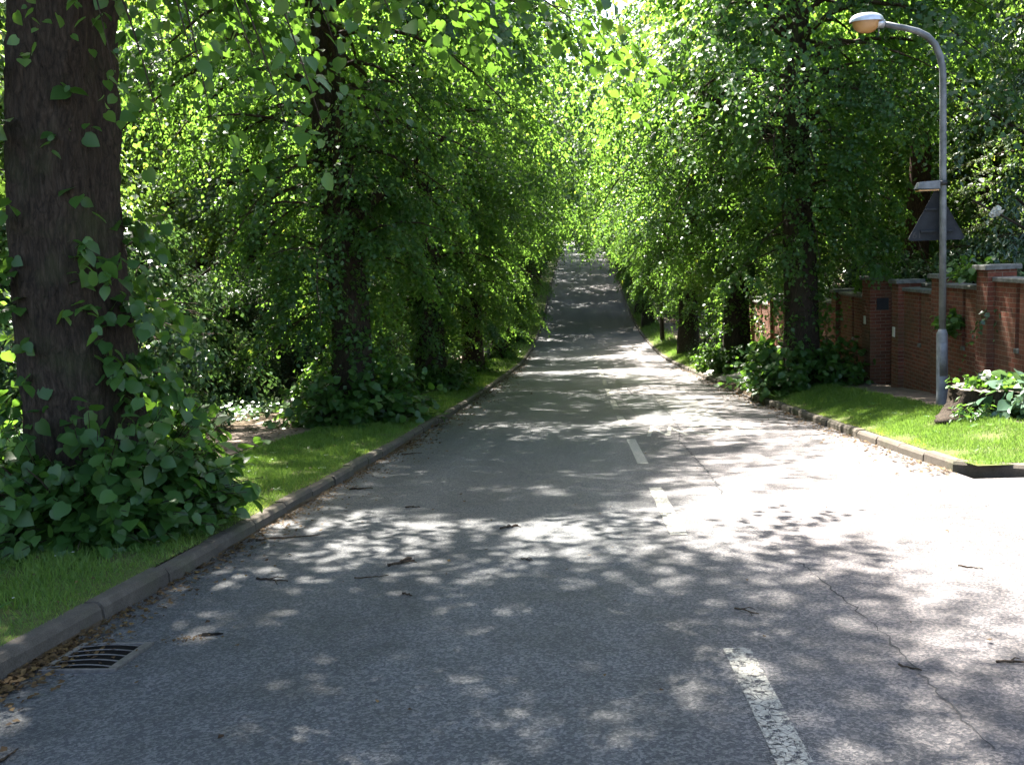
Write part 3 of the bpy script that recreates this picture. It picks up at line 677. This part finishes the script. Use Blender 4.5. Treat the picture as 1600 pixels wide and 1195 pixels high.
# clipped yew hedge
hx0, hx1, hy0, hy1, hh = -10.6, -8.1, 23.6, 29.5, 3.5
t = thing('yew_hedge', 'big dark clipped hedge between the first two left trees behind the footpath', 'hedge', ((hx0+hx1)/2, (hy0+hy1)/2, gz(-8.5, 26.5)-.3))
rg = np.random.default_rng(140); L = Leaves(); n = 52000
fx, fy = (hx1-hx0)/2, (hy1-hy0)/2
face = rg.choice(3, n, p=[.42, .3, .28]); a, b2 = rg.uniform(-1, 1, n), rg.uniform(0, 1, n)
P = np.where((face == 0)[:, None], np.stack([np.full(n, fx), a*fy, b2*hh], 1), np.where((face == 1)[:, None], np.stack([a*fx, np.full(n, -fy), b2*hh], 1), np.stack([a*fx, (b2*2-1)*fy, np.full(n, hh)], 1)))
bulge = .18*np.sin(P[:, 1]*2.1+P[:, 2]*1.3)+.14*np.sin(P[:, 0]*3+P[:, 2]*2.7)
N0 = np.where((face == 0)[:, None], [1., 0, .1], np.where((face == 1)[:, None], [0, -1., .1], [0, 0, 1.]))
P = P+N0*(bulge[:, None]+rg.normal(0, .09, n)[:, None])
L.add(P, N0+rg.normal(0, .7, (n, 3)), rg.normal(0, .6, (n, 3))+[0, 0, .8], .07*rg.uniform(.6, 1.2, n), rg.uniform(0, .9, n))
link('foliage', L.mesh('foliage', 'rhomb', M['yew']), t)
W = MB(); W.box((-fx+.3, -fy+.3, 0), (fx-.3, fy-.3, hh-.3), 0, .2); W.obj('inner_wood', M['soil'], t)
# low ground cover under the trees (uncountable)
rg = np.random.default_rng(141); L = Leaves()
def scatter_cover(n, x0, x1, y0, y1, size, hgt):
    x = rg.uniform(x0, x1, n); y = y0+(y1-y0)*rg.random(n)**1.3
    z = np.array([gz(a, b_) for a, b_ in zip(x, y)])+rg.uniform(.02, hgt, n)
    L.add(np.stack([x, y, z], 1), np.stack([rg.normal(0, 1, n), rg.normal(0, 1, n), rg.normal(.1, .3, n)], 1), rg.normal(0, .35, (n, 3))+[0, 0, 1], size*rg.uniform(.6, 1.3, n), rg.uniform(0, .9, n))
scatter_cover(16000, -12, -6.9, 6, 40, .09, .28); scatter_cover(6000, -9.5, -6.8, 40, 110, .14, .4); scatter_cover(6000, 6.9, 10, 22, 110, .14, .4)
o = link('undergrowth', L.mesh('undergrowth', 'heart', M['ivy'])); tag(o, 'low leafy ground cover beside the footpaths', 'undergrowth', None, 'stuff')

# ------------------------------------------------------------------ brick wall
WX = 6.5
def wy(u, v=520): return atX(u, v, WX-.1).y
def wz(u, v): return atX(u, v, WX-.1).z
def pier(parent, y, ztop, wd=.42, plaque=False):
    b0 = np.array(parent.location); z0 = gz(6.4, y)-.15
    W = MB(); W.box(np.array((WX-.11, y-wd/2, z0))-b0, np.array((WX+.33, y+wd/2, ztop-.075))-b0)
    p = W.obj('pier', M['brick'], parent)
    W = MB(); W.box(np.array((WX-.17, y-wd/2-.06, ztop-.075))-b0, np.array((WX+.39, y+wd/2+.06, ztop))-b0, 0, .012); W.obj('cap_stone', M['coping'], p)
    return p
def panel(parent, y0, y1, ztop, slot=True, x=WX):
    b0 = np.array(parent.location); z0 = min(gz(6.6, y0), gz(6.6, y1))-.15; zt = ztop-.065; th = .225
    W = MB()
    def bx(a, b): W.box(np.array(a)-b0, np.array(b)-b0)
    ym = (y0+y1)/2; sw = .065
    if slot:
        zs = zt-1.0
        bx((x, y0, z0), (x+th, ym-sw, zt)); bx((x, ym+sw, z0), (x+th, y1, zt)); bx((x, ym-sw, z0), (x+th, ym+sw, zs)); bx((x+.11, ym-sw, zs), (x+th, ym+sw, zt))
    else: bx((x, y0, z0), (x+th, y1, zt))
    p = W.obj('wall_panel', M['brick'], parent)
    W = MB(); W.box(np.array((x-.05, y0, zt))-b0, np.array((x+th+.05, y1, ztop))-b0, 0, .015); W.obj('coping', M['coping'], p)
    if slot:
        W = MB(); W.box(np.array((x-.02, ym-sw-.015, zs-.05))-b0, np.array((x+.11, ym+sw+.015, zs+.012))-b0, 0, .008); W.obj('slot_sill', M['coping'], p)
    return p
w1 = thing('brick_wall', 'near stretch of red brick garden wall behind the lamp post, stepped with stone caps', 'wall', (WX, 17.0, gz(6.4, 17)))
ya, yb, yc = wy(1534), wy(1462), wy(1399)
za, zb, zc_ = wz(1540, 414), wz(1462, 428), wz(1399, 437)
pier(w1, ya, za); pier(w1, yb, zb); pc = pier(w1, yc, zc_); yn = ya-(yb-ya)*1.02; pier(w1, yn, za+.16)
panel(w1, ya-.21-(ya-yn-.42), ya-.21, wz(1560, 434)); panel(w1, ya+.21, yb-.21, wz(1505, 446)); panel(w1, yb+.21, yc-.21, wz(1430, 452))
panel(w1, yn-2.6, yn-.21, wz(1560, 434)+.16)
w2 = thing('brick_wall', 'far stretch of brick wall beyond the gateway, its end pillar bearing a dark square plaque', 'wall', (WX, 27.0, gz(6.4, 27)))
yd, ye = wy(1354), wy(1303); zd, ze = wz(1354, 432), wz(1303, 452)
pd = pier(w2, yd, zd, .62); pier(w2, ye, ze)
panel(w2, yd+.31, ye-.21, wz(1330, 459))
yp, zp = ye, ze
for u, v in ((1246, 456), (1202, 460), (1172, 464)):
    y2 = wy(u); z2 = wz(u, v); pier(w2, y2, z2); panel(w2, yp+.21, y2-.21, (zp+z2)/2-.22); yp, zp = y2, z2
# set-back gateway wall between the two stretches
panel(w1, yc+.02, yd-.02, wz(1380, 449)+.05, False, WX+.75)
W = MB(); b0 = np.array(w1.location); W.box(np.array((WX+.331, yc-.1, gz(6.6, yc)-.1))-b0, np.array((WX+.749, yc+.12, zc_-.35))-b0); W.obj('return_wall', M['brick'], w1)
W = MB(); b0 = np.array(w2.location); W.box(np.array((WX+.331, yd-.12, gz(6.6, yd)-.1))-b0, np.array((WX+.749, yd+.1, zd-.35))-b0); W.obj('return_wall', M['brick'], w2)
# plaque faces the road mouth on the near side of the end pillar
zz = wz(1358, 475); W = MB(); W.box(np.array((WX+.02, yd-.335, zz-.13))-b0, np.array((WX+.28, yd-.311, zz+.13))-b0, 0, .006); W.obj('plaque', M['black'], pd)
zz = wz(1340, 497); W = MB(); W.box(np.array((WX-.125, yd+.02, zz-.09))-b0, np.array((WX-.111, yd+.16, zz+.09))-b0, 0, .003); W.obj('notice', M['notice'], pd)
b0 = np.array(w1.location); zz = wz(1396, 518); W = MB(); W.box(np.array((WX-.125, yc-.02, zz-.1))-b0, np.array((WX-.111, yc+.13, zz+.1))-b0, 0, .003); W.obj('notice', M['notice'], pc)
# timber fence by the third right-hand tree
t = thing('timber_fence', 'short brown board fence topped with ivy behind the second tree on the right', 'fence', (6.6, 42.0, gz(6.6, 42)))
W = MB()
for k in range(30):
    y = -3+k*.2; z = gz(6.6, 42+y)-gz(6.6, 42); W.box((0, y, z-.05), (.022, y+.185, z+1.75+.02*math.sin(k*1.7)), 0, .004)
W.obj('boards', M['timber'], t)
for k in range(4):
    y = -3.05+k*2; z = gz(6.6, 42+y)-gz(6.6, 42); W = MB(); W.box((-.09, y-.05, z-.1), (-.002, y+.05, z+1.9), 0, .006); W.obj('post', M['timber'], t)
rg = np.random.default_rng(150); n = 2600; L = Leaves(); y = rg.uniform(-3.1, 3.1, n); zf = np.array([gz(6.6, 42+a) for a in y])-gz(6.6, 42)
L.add(np.stack([rg.normal(.0, .16, n), y, zf+1.75-rg.exponential(.22, n)+.22], 1), rg.normal(0, 1, (n, 3))-[.6, 0, .6], rg.normal(0, .5, (n, 3))+[-.6, 0, .7], .09, rg.uniform(0, .9, n))
link('ivy', L.mesh('ivy', 'rhomb', M['ivy']), t)
t = thing('shrub', 'low rounded grey-green shrub at the foot of the third tree on the right', 'shrub', (5.9, 43.0, gz(5.9, 43)), 0)
link('foliage', basal_mesh(152, 'foliage', .8, .9, 200, .1, 'lance', 'ivy'), t)

# ------------------------------------------------------------------ street lamp
def ellipsoid(W, c, r, t0, t1, nu=20, nv=8, p=1.0):
    """part of an ellipsoid between polar angles t0..t1 measured from +z"""
    V = []; F = []
    for j in range(nv+1):
        th = t0+(t1-t0)*j/nv
        for i in range(nu):
            ph = 2*math.pi*i/nu; V.append((c[0]+r[0]*math.sin(th)**p*math.cos(ph), c[1]+r[1]*math.sin(th)**p*math.sin(ph), c[2]+r[2]*math.cos(th)))
    for j in range(nv):
        for i in range(nu): F.append((j*nu+i, (j+1)*nu+i, (j+1)*nu+(i+1) % nu, j*nu+(i+1) % nu))
    W.add(V, F)
LY = 15.4
lb = at(1471.5, 632, LY); lb.z = gz(lb.x, LY)
def lamp(loc, label, group, rz=0, real=True):
    t = thing('street_lamp', label, 'street lamp', loc, rz, group); b0 = Vector(loc)
    l0 = lambda u, v: at(u, v, LY)-lb
    W = MB(); q = l0(1472, 522); q2 = l0(1472.5, 514)
    W.tube([(0, 0, -.3), (0, 0, q.z*.22), (q.x*.22, 0, q.z*.22+.001), (q.x, 0, q.z), (q2.x, 0, q2.z)], [.086, .086, .083, .083, .054], 20); W.obj('base_section', M['galv'], t, True)
    W = MB(); a0 = np.linspace(-2.3, -.9, 9); zl, zh = q.z*.42, q.z*.88
    V = [(q.x*(z_/q.z)+r_*math.cos(a_), r_*math.sin(a_), z_) for z_ in (zl, zh) for r_ in (.082, .0875) for a_ in a0]
    W.add(V, [(9+i, 10+i, 28+i, 27+i) for i in range(8)]+[(i, i+1, 10+i, 9+i) for i in range(8)]+[(18+i, 27+i, 28+i, 19+i) for i in range(8)]+[(0, 9, 27, 18), (8, 26, 35, 17)])
    W.obj('access_door', M['galv'], t, True)
    pts = [q2, l0(1473.5, 300), l0(1473.5, 130), l0(1473, 108), l0(1469, 88), l0(1461, 70), l0(1449, 57), l0(1434, 49.5), l0(1412, 44), l0(1376, 37)]
    W = MB(); W.tube([(p.x, 0, p.z) for p in pts], [.053, .05, .05, .05, .05, .049, .048, .046, .044, .041], 16); W.obj('column', M['galv'], t, True)
    h = l0(1354, 34)
    W = MB(); V0 = (h.x, 0, h.z)
    ellipsoid(W, V0, (.255, .15, .125), 0, 1.62, 24, 9, .75); sh = W.obj('lamp_head', M['lampshell'], t, True); sh.rotation_euler = (0, 0, 0)
    e = l0(1376, 37); W = MB(); W.tube([(e.x+.05, 0, e.z-.012), (e.x-.09, 0, e.z+.012)], [.062, .07], 14); W.obj('spigot_collar', M['lampshell'], t, True)
    W = MB(); ellipsoid(W, (h.x-.01, 0, h.z+.006), (.205, .13, .18), 1.5, 3.1, 24, 8, .8); W.obj('lens', M['lens'], sh, True)
    W = MB(); W.tube([(e.x-.02, .02, e.z-.05), (e.x-.02, .02, e.z-.17)], .012, 8); W.obj('lens_latch', M['galv'], sh, True)
    return t
L0 = lamp(lb, 'tall grey lamp post with curved arm over the right verge beside the tree stump', 'lamp posts along the road')
def copy_tree(o, parent=None):
    c = o.copy(); COL.objects.link(c)
    if parent is not None: c.parent = parent
    for ch in list(o.children): copy_tree(ch, c)
    return c
fl = copy_tree(L0); fx_, fy_ = -4.9, 50.0
fl.location = (fx_, fy_, gz(fx_, fy_)); fl.rotation_euler = (0, 0, math.pi)
fl['label'] = 'distant slim grey lamp column among the dark trunks on the left verge'
# sign light bracketed to the post: part of the lamp post; the sign itself is a thing of its own
W = MB(); c0 = at(1449, 290, LY)-lb; W.add(*(lambda: (
    [(c0.x+sx*.175, y, c0.z+dz) for sx, y, dz in ((-1, -.06, -.045), (1, -.06, -.06), (1, .1, -.06), (-1, .1, -.045), (-.72, -.05, .055), (1, -.05, .07), (1, .09, .07), (-.72, .09, .055))],
    [(3, 2, 1, 0), (4, 5, 6, 7), (0, 1, 5, 4), (1, 2, 6, 5), (2, 3, 7, 6), (3, 0, 4, 7)]))())
sg = W.obj('sign_light', M['galv'], L0)
W = MB(); W.box((c0.x-.15, -.05, c0.z-.085), (c0.x+.165, .09, c0.z-.062), 0, .008); W.obj('light_lens', M['lens'], sg)
W = MB(); c1 = at(1473, 286, LY)-lb; W.tube([(c1.x, 0, c1.z-.035), (c1.x, 0, c1.z+.035)], .066, 16); W.obj('clamp', M['black'], L0, True)
W = MB(); W.tube([(c0.x+.17, .02, c0.z+.02), (c1.x, .02, c0.z+.02)], .022, 10); W.obj('bracket', M['black'], L0, True)
SY = LY+.115
A_, B_, C_ = (at(u, v, SY) for u, v in ((1463, 293), (1417, 377), (1509, 374)))
t = thing('warning_sign', 'triangular road sign seen from its dark grey back on the lamp post', 'road sign', ((B_.x+C_.x)/2, SY, (B_.z+C_.z)/2))
o0 = np.array(t.location); T3 = [np.array(p)-o0 for p in (A_, C_, B_)]; poly = []; rr = .05
for i in range(3):
    p, a, b2 = T3[i], T3[i-1], T3[(i+1) % 3]; ua, ub = unit(a-p), unit(b2-p)
    for s_ in np.linspace(0, 1, 7): poly.append(p+ua*rr*1.6*(1-s_)**2+ub*rr*1.6*s_**2)
W = MB(); n = len(poly); W.add([q-[0, .004, 0] for q in poly]+[q+[0, .004, 0] for q in poly], [tuple(range(n)), tuple(range(2*n-1, n-1, -1))]+[(i, n+i, n+(i+1) % n, (i+1) % n) for i in range(n)])
pl = W.obj('plate', M['signback'], t)
W = MB(); n = len(poly); cc = sum(poly)/n; W.add([q-[0, .009, 0] for q in poly]+[(q-cc)*.955+cc-[0, .009, 0] for q in poly]+[q-[0, .0045, 0] for q in poly], [(i, (i+1) % n, n+(i+1) % n, n+i) for i in range(n)]+[(i, 2*n+i, 2*n+(i+1) % n, (i+1) % n) for i in range(n)]); W.obj('rim', M['signback'], pl)
for v in (327, 361):
    p = at(1463, v, SY)-Vector(o0); hw = .27 if v < 340 else .4
    W = MB(); W.box((p.x-hw*.62, -.042, p.z-.018), (p.x+hw*.62, -.0095, p.z+.018), 0, .004); W.obj('channel_rail', M['signback'], t)
fc = bpy.data.curves.new('sign_text', 'FONT'); fc.body = '61'; fc.size = .15; fc.extrude = .0006
fo = bpy.data.objects.new('tmp_text', fc); COL.objects.link(fo); bpy.context.view_layer.update()
tm = bpy.data.meshes.new_from_object(fo.evaluated_get(bpy.context.evaluated_depsgraph_get())); bpy.data.objects.remove(fo)
tm.materials.append(M['black']); o = link('lettering', tm, pl); o.rotation_euler = (math.pi/2, 0, 0); p = at(1425, 373, SY)-Vector(o0); o.location = (p.x, -.0065, p.z)

# ------------------------------------------------------------------ stump and its plants
sx_, sy_ = 5.62, 13.5; sz_ = gz(sx_, sy_); top = at(1545, 604, sy_).z-sz_
t = thing('tree_stump', 'broad dark sawn-off tree stump on the right verge at the foot of the lamp post', 'tree stump', (sx_, sy_, sz_))
rg = np.random.default_rng(160); W = MB(); zz = np.linspace(-.2, top, 16); sgm = 40; th = np.arange(sgm)*2*math.pi/sgm
rad = .52*(1+.35*np.exp(-np.clip(zz, 0, None)/.13)); wob = 1+.06*np.sin(5*th)[None]+.05*np.sin(9*th+1)[None]+rg.normal(0, .025, (16, sgm))
wob *= 1+np.exp(-np.clip(zz, 0, None)/.16)[:, None]*(.25*np.sin(4*th+.5)[None]+.12*np.sin(7*th)[None])
W.tube(np.stack([0*zz, 0*zz, zz], 1), rad, sgm, wob=wob, cap=False); W.obj('bark', M['stump'], t, True)
W = MB(); r0 = rad[-1]*wob[-1]; V = [(0, 0, top-.03)]
for q in (.35, .7, 1.0):
    for j in range(sgm): V.append((math.cos(-th[j])*r0[j]*q*0+q*r0[j]*math.cos(th[j]), q*r0[j]*math.sin(th[j]), top-.03*(1-q)+rg.normal(0, .008)))
Fc = [(0, 1+j, 1+(j+1) % sgm) for j in range(sgm)]
for k in range(2): Fc += [(1+k*sgm+j, 1+(k+1)*sgm+j, 1+(k+1)*sgm+(j+1) % sgm, 1+k*sgm+(j+1) % sgm) for j in range(sgm)]
W.add(V, Fc); W.obj('cut_top', M['endgrain'], t)
p = thing('wild_plant', 'tuft of small green leaves with white flowers growing on top of the stump', 'plant', (sx_+.2, sy_, sz_+top-.02))
L = Leaves(); n = 700; q = rg.normal(0, 1, (n, 3))*[.28, .22, .04]+[0, 0, .07]; L.add(q, rg.normal(0, 1, (n, 3))+[0, 0, .3], rg.normal(0, .4, (n, 3))+[0, 0, 1], .075, rg.uniform(.2, .95, n)); link('foliage', L.mesh('foliage', 'heart', M['shoot']), p)
L = Leaves()
for u, v in ((1540, 580), (1550, 588), (1536, 590)):
    c = np.array(at(u, v, sy_-.1))-np.array(p.location); L.add(c+rg.normal(0, .018, (9, 3)), rg.normal(0, 1, (9, 3))*[1, 1, .4], rg.normal(0, .4, (9, 3))+[0, -.3, 1], .055, .5)
link('flowers', L.mesh('flowers', 'heart', M['petal']), p)
p = thing('leafy_plant', 'clump of big pale green leaves spilling over the right side of the stump', 'plant', (6.1, 13.05, gz(6.1, 13.05)))
link('foliage', basal_mesh(162, 'foliage', .62, .6, 120, .19, 'heart', 'glauc', .1), p)
p = thing('small_plant', 'little plant with pointed leaves at the left foot of the stump', 'plant', (5.2, 12.95, gz(5.2, 12.95)))
link('foliage', basal_mesh(163, 'foliage', .25, .22, 26, .13, 'lance', 'shoot', .03), p)
c = atX(1490, 515, WX-.1)
p = thing('wall_plant', 'small yellow-green sprig growing out of the brick wall just right of the lamp post', 'plant', c)
link('foliage', basal_mesh(164, 'foliage', .26, .3, 22, .15, 'heart', 'shoot', .02), p)
c = atX(1521, 433, WX-.05)
p = thing('wall_plant', 'small yellowish sprig beside the stone cap of the pillar right of the lamp post', 'plant', c)
link('foliage', basal_mesh(165, 'foliage', .26, .3, 22, .13, 'heart', 'shoot', .02), p)

# ------------------------------------------------------------------ drain, pothole, twigs, litter, grass
x0, x1, y0, y1 = -2.83, -2.42, 4.5, 4.95
gx, gy = (x0+x1)/2, (y0+y1)/2
t = thing('drain_grate', 'iron gutter grate half buried in brown leaves beside the left kerb', 'drain', (gx, gy, rz_(gx, gy)), 0)
sl = math.atan(-.0887); t.rotation_euler = (sl, 0, 0); hx_, hy_ = (x1-x0)/2, (y1-y0)/2
W = MB(); W.box((-hx_+.03, -hy_+.03, .002), (hx_-.03, hy_-.03, .009)); W.obj('sump_shade', M['hole'], t)  # flat black plate paints the shade below the bars
W = MB()
for a in (((-hx_, -hy_), (hx_, -hy_+.022)), ((-hx_, hy_-.022), (hx_, hy_)), ((hx_-.05, -hy_+.022), (hx_, hy_-.022)), ((-hx_, -hy_+.022), (-hx_+.03, hy_-.022))): W.box((*a[0], -.03), (*a[1], .018), 0, .003)
W.obj('frame', M['iron'], t)
for k in range(5):
    y = -hy_+.06+k*(2*hy_-.12)/4; W = MB()
    W.tube([(-hx_+.03+(2*hx_-.08)*s_, y+.035*math.sin(s_*3.1), .011) for s_ in np.linspace(0, 1, 9)], .004, 6, cap=False); W.obj('bar', M['iron'], t)
px, py = gpt(322, 994); rg = np.random.default_rng(170)
W = MB(); an = np.linspace(0, 6.28, 15)[:-1]; W.add([(px+.075*math.cos(a)*rg.uniform(.7, 1.2)+.02, py+.035*math.sin(a)*rg.uniform(.6, 1.2), 0) for a in an], [tuple(range(14))])
for q in W.v[0]: q[2] = rz_(q[0], q[1])+.003
W.obj('pothole', M['hole'], road)  # flat black patch, the hollow's shade put into its colour
L = Leaves()
def litter(n, fx, fy, size, z=.006, tint=None):
    x, y = fx(n), fy(n); h = np.array([(rz_(a, b_) if KL < a < KR else gz(a, b_)) for a, b_ in zip(x, y)])
    L.add(np.stack([x, y, h+z+rg.uniform(0, .012, n)], 1), np.stack([rg.normal(0, 1, n), rg.normal(0, 1, n), rg.normal(0, .12, n)], 1), rg.normal(0, .25, (n, 3))+[0, 0, 1], size*rg.uniform(.4, 1.3, n), rg.beta(1.2, 2.2, n) if tint is None else tint)
litter(2600, lambda n: KL+.01+rg.exponential(.11, n), lambda n: rg.uniform(3.0, 16, n)+rg.normal(0, .2, n), .034)
litter(700, lambda n: KL+.02+rg.exponential(.07, n), lambda n: rg.normal(4.5, .35, n), .036, .012)
litter(1800, lambda n: KL+.02+rg.exponential(.2, n), lambda n: rg.uniform(14, 60, n), .07)
litter(1500, lambda n: KR-.02-rg.exponential(.14, n), lambda n: rg.uniform(10.5, 40, n), .06)
litter(60, lambda n: rg.normal(px-.05, .07, n), lambda n: rg.normal(py-.09, .035, n), .022)
litter(160, lambda n: rg.uniform(-5, -3.1, n), lambda n: rg.uniform(3.4, 14, n), .035, .05)
litter(120, lambda n: rg.uniform(KL, KR, n), lambda n: rg.uniform(3.2, 16, n), .03)
litter(1600, lambda n: rg.uniform(-6.8, -5, n), lambda n: rg.uniform(8, 30, n), .06)
o = link('leaf_litter', L.mesh('leaf_litter', 'rhomb', M['litter'])); tag(o, 'dry brown and yellow leaves lying along the gutters and paths', 'fallen leaves', None, 'stuff')

def twig(label, uv0, uv1, r=.008, fork=False, stub=False):
    r *= .78; a, b2 = gpt(*uv0), gpt(*uv1); rgt = np.random.default_rng(int(uv0[0]*7+uv0[1]))
    mx, my = (a[0]+b2[0])/2, (a[1]+b2[1])/2; z0 = rz_(mx, my)
    t = np.linspace(0, 1, 9); x = a[0]+(b2[0]-a[0])*t; y = a[1]+(b2[1]-a[1])*t
    ln = math.hypot(b2[0]-a[0], b2[1]-a[1]); x += rgt.normal(0, .02*ln, 9); y += rgt.normal(0, .03*ln, 9)
    z = np.array([rz_(p, q) for p, q in zip(x, y)])+r*.9+np.abs(rgt.normal(0, .004, 9))
    P = np.stack([x-mx, y-my, z-z0], 1); W = MB()
    W.tube(P, r*np.linspace(1.15, .55, 9)*rgt.uniform(.8, 1.25, 9), 7)
    if fork:
        d = P[-1]-P[0]; s_ = np.array([-d[1], d[0], 0])
        for i, sg_, l_ in ((3, .35, .35), (5, -.5, .3)):
            W.tube([P[i], P[i]+d*l_*.5+s_*sg_*.4+[0, 0, .01], P[i]+d*l_+s_*sg_*.6], [r*.7, r*.5, r*.3], 6)
    if stub: W.tube([P[4]+[0, 0, .004], P[4]+(P[8]-P[0])*.28+[0, 0, .022], P[7]+[0, 0, .018]], [r*1.3, r*1.6, r*.9], 8)
    o = W.obj('twig', M['twig'], None, True); o.location = (mx, my, z0)
    return tag(o, label, 'twig', 'fallen twigs on the road')
twig('knobbly chunk of dead wood lying in the brightest patch of sunlight on the road', (606, 888), (648, 880), .013, True, True)
twig('thin stick lying just below the knobbly chunk in the bright patch of road', (553, 907), (606, 904), .006)
twig('dark stick with a pale stub lying left of the brightest patch on the road', (403, 906), (450, 911), .009, True)
twig('short brown stick lying alone on the shaded middle of the road', (782, 830), (810, 825), .012, True)
twig('long thin branch reaching from the left gutter onto the road', (398, 846), (497, 839), .011)
twig('short twig by the shaded left lane, farthest of those out on the road', (634, 795), (657, 795), .010)
twig('tiny curl of twig on the sunlit road just left of the centre line', (815, 878), (833, 880), .007, True)
twig('tiny twig just below the brightest patch of road', (630, 932), (645, 936), .008)
twig('pale twig in the sunny spot above the near end of the centre line', (1148, 957), (1186, 966), .006, True)
twig('thin twig lying in the white sunlit road at far right', (1497, 888), (1535, 893), .006)
twig('dark twig at the right edge of the road in the shade', (1556, 1041), (1615, 1043), .008, True)
twig('slender twig lying across the dark crack in the road', (1404, 1048), (1440, 1055), .006)
twig('crooked twig at the bottom left corner of the road', (0, 1195), (28, 1175), .008)
twig('brown stick lying beside the left kerb among dead leaves', (545, 766), (585, 764), .013)
twig('flat brown stick on the leaves near the left kerb, farther up than the others', (628, 711), (660, 709), .013)

rg = np.random.default_rng(180)
def lawn(name, label, specs, excl=()):
    L = Leaves()
    for n, x0, x1, y0, y1, size in specs:
        x = rg.uniform(x0, x1, n); y = rg.uniform(y0, y1, n)
        keep = np.ones(n, bool)
        for (cx_, cy_, r_) in excl: keep &= (x-cx_)**2+(y-cy_)**2 > r_**2
        bare = np.sin(x*5.3+1)*np.sin(y*4.1+x*2)+rg.normal(0, .25, n); keep &= (bare < .66)
        x, y = x[keep], y[keep]; n = len(x)
        z = np.array([gz(a, b_) for a, b_ in zip(x, y)])
        patch = .5+.5*np.sin(x*3.1+np.sin(y*1.7)*2)*np.sin(y*2.3+x)
        d = rg.normal(0, .55, (n, 3)); d[:, 2] = 1
        L.add(np.stack([x, y, z-.005], 1), d, rg.normal(0, 1, (n, 3))*[1, 1, .2]+[0, -.4, .3], (1-.55*np.exp(-np.minimum(np.abs(x-KL+.1), np.abs(x-KR-.12))/.15))*size*rg.uniform(.45, 1.25, n)*(.75+.5*patch), np.clip(rg.uniform(.1, .75, n)+.3*(patch-.5)+.45*np.exp(-np.minimum(np.abs(x-KL+.1), np.abs(x-KR-.12))/.12), 0, 1))
    o = link(name, L.mesh(name, 'blade', M['grass'])); return tag(o, label, 'grass', None, 'stuff')
lawn('grass', 'short green grass covering the left verge', [(52000, -5.0, -3.06, 3.0, 9.5, .07), (42000, -5.0, -3.05, 9.5, 18, .085), (26000, -5.0, -3.05, 18, 38, .12), (9000, -5, -3.05, 38, 90, .2)], [(-4.1, 7.75, .7)])
lawn('grass', 'sunlit short grass covering the right verge', [(52000, 4.16, 5.45, 10.4, 18, .075), (16000, 4.16, 5.45, 18, 23.2, .1), (12000, 4.16, 5.45, 34, 55, .15), (9000, 4.16, 5.6, 55, 110, .25)], [(sx_, sy_, .5)])
L = Leaves()
for k in range(90):
    x, y = (rg.uniform(-4.9, -3.2), 3.4+rg.random()**1.4*12) if k < 60 else (rg.uniform(4.4, 5.4), rg.uniform(11, 20)); m = 7; an = rg.uniform(0, 6.28)+np.arange(m)*6.28/m
    L.add(np.tile([x, y, gz(x, y)+.03], (m, 1)), np.stack([np.cos(an), np.sin(an), rg.uniform(.1, .6, m)], 1), np.tile([0, 0, 1.], (m, 1)), .075*rg.uniform(.5, 1.2, m), rg.uniform(.1, .9))
o = link('weeds', L.mesh('weeds', 'lance', M['shoot'])); tag(o, 'low broad-leaved weeds dotted through the verge grass', 'weeds', None, 'stuff')
L = Leaves(); n = 46; x = rg.uniform(-4.9, -3.1, n); y = 3.6+rg.random(n)**1.5*9; z = np.array([gz(a, b_) for a, b_ in zip(x, y)])+.055
for a, b_, c in zip(x, y, z):
    k = 6; an = np.arange(k)*6.28/k; L.add(np.tile([a, b_, c], (k, 1)), np.stack([np.cos(an), np.sin(an), .25+0*an], 1), np.tile([0, 0, 1.], (k, 1)), .012*rg.uniform(.7, 1.6), .5)
o = link('daisies', L.mesh('daisies', 'rhomb', M['petal'])); tag(o, 'tiny white flowers scattered in the left verge grass', 'flowers', None, 'stuff')
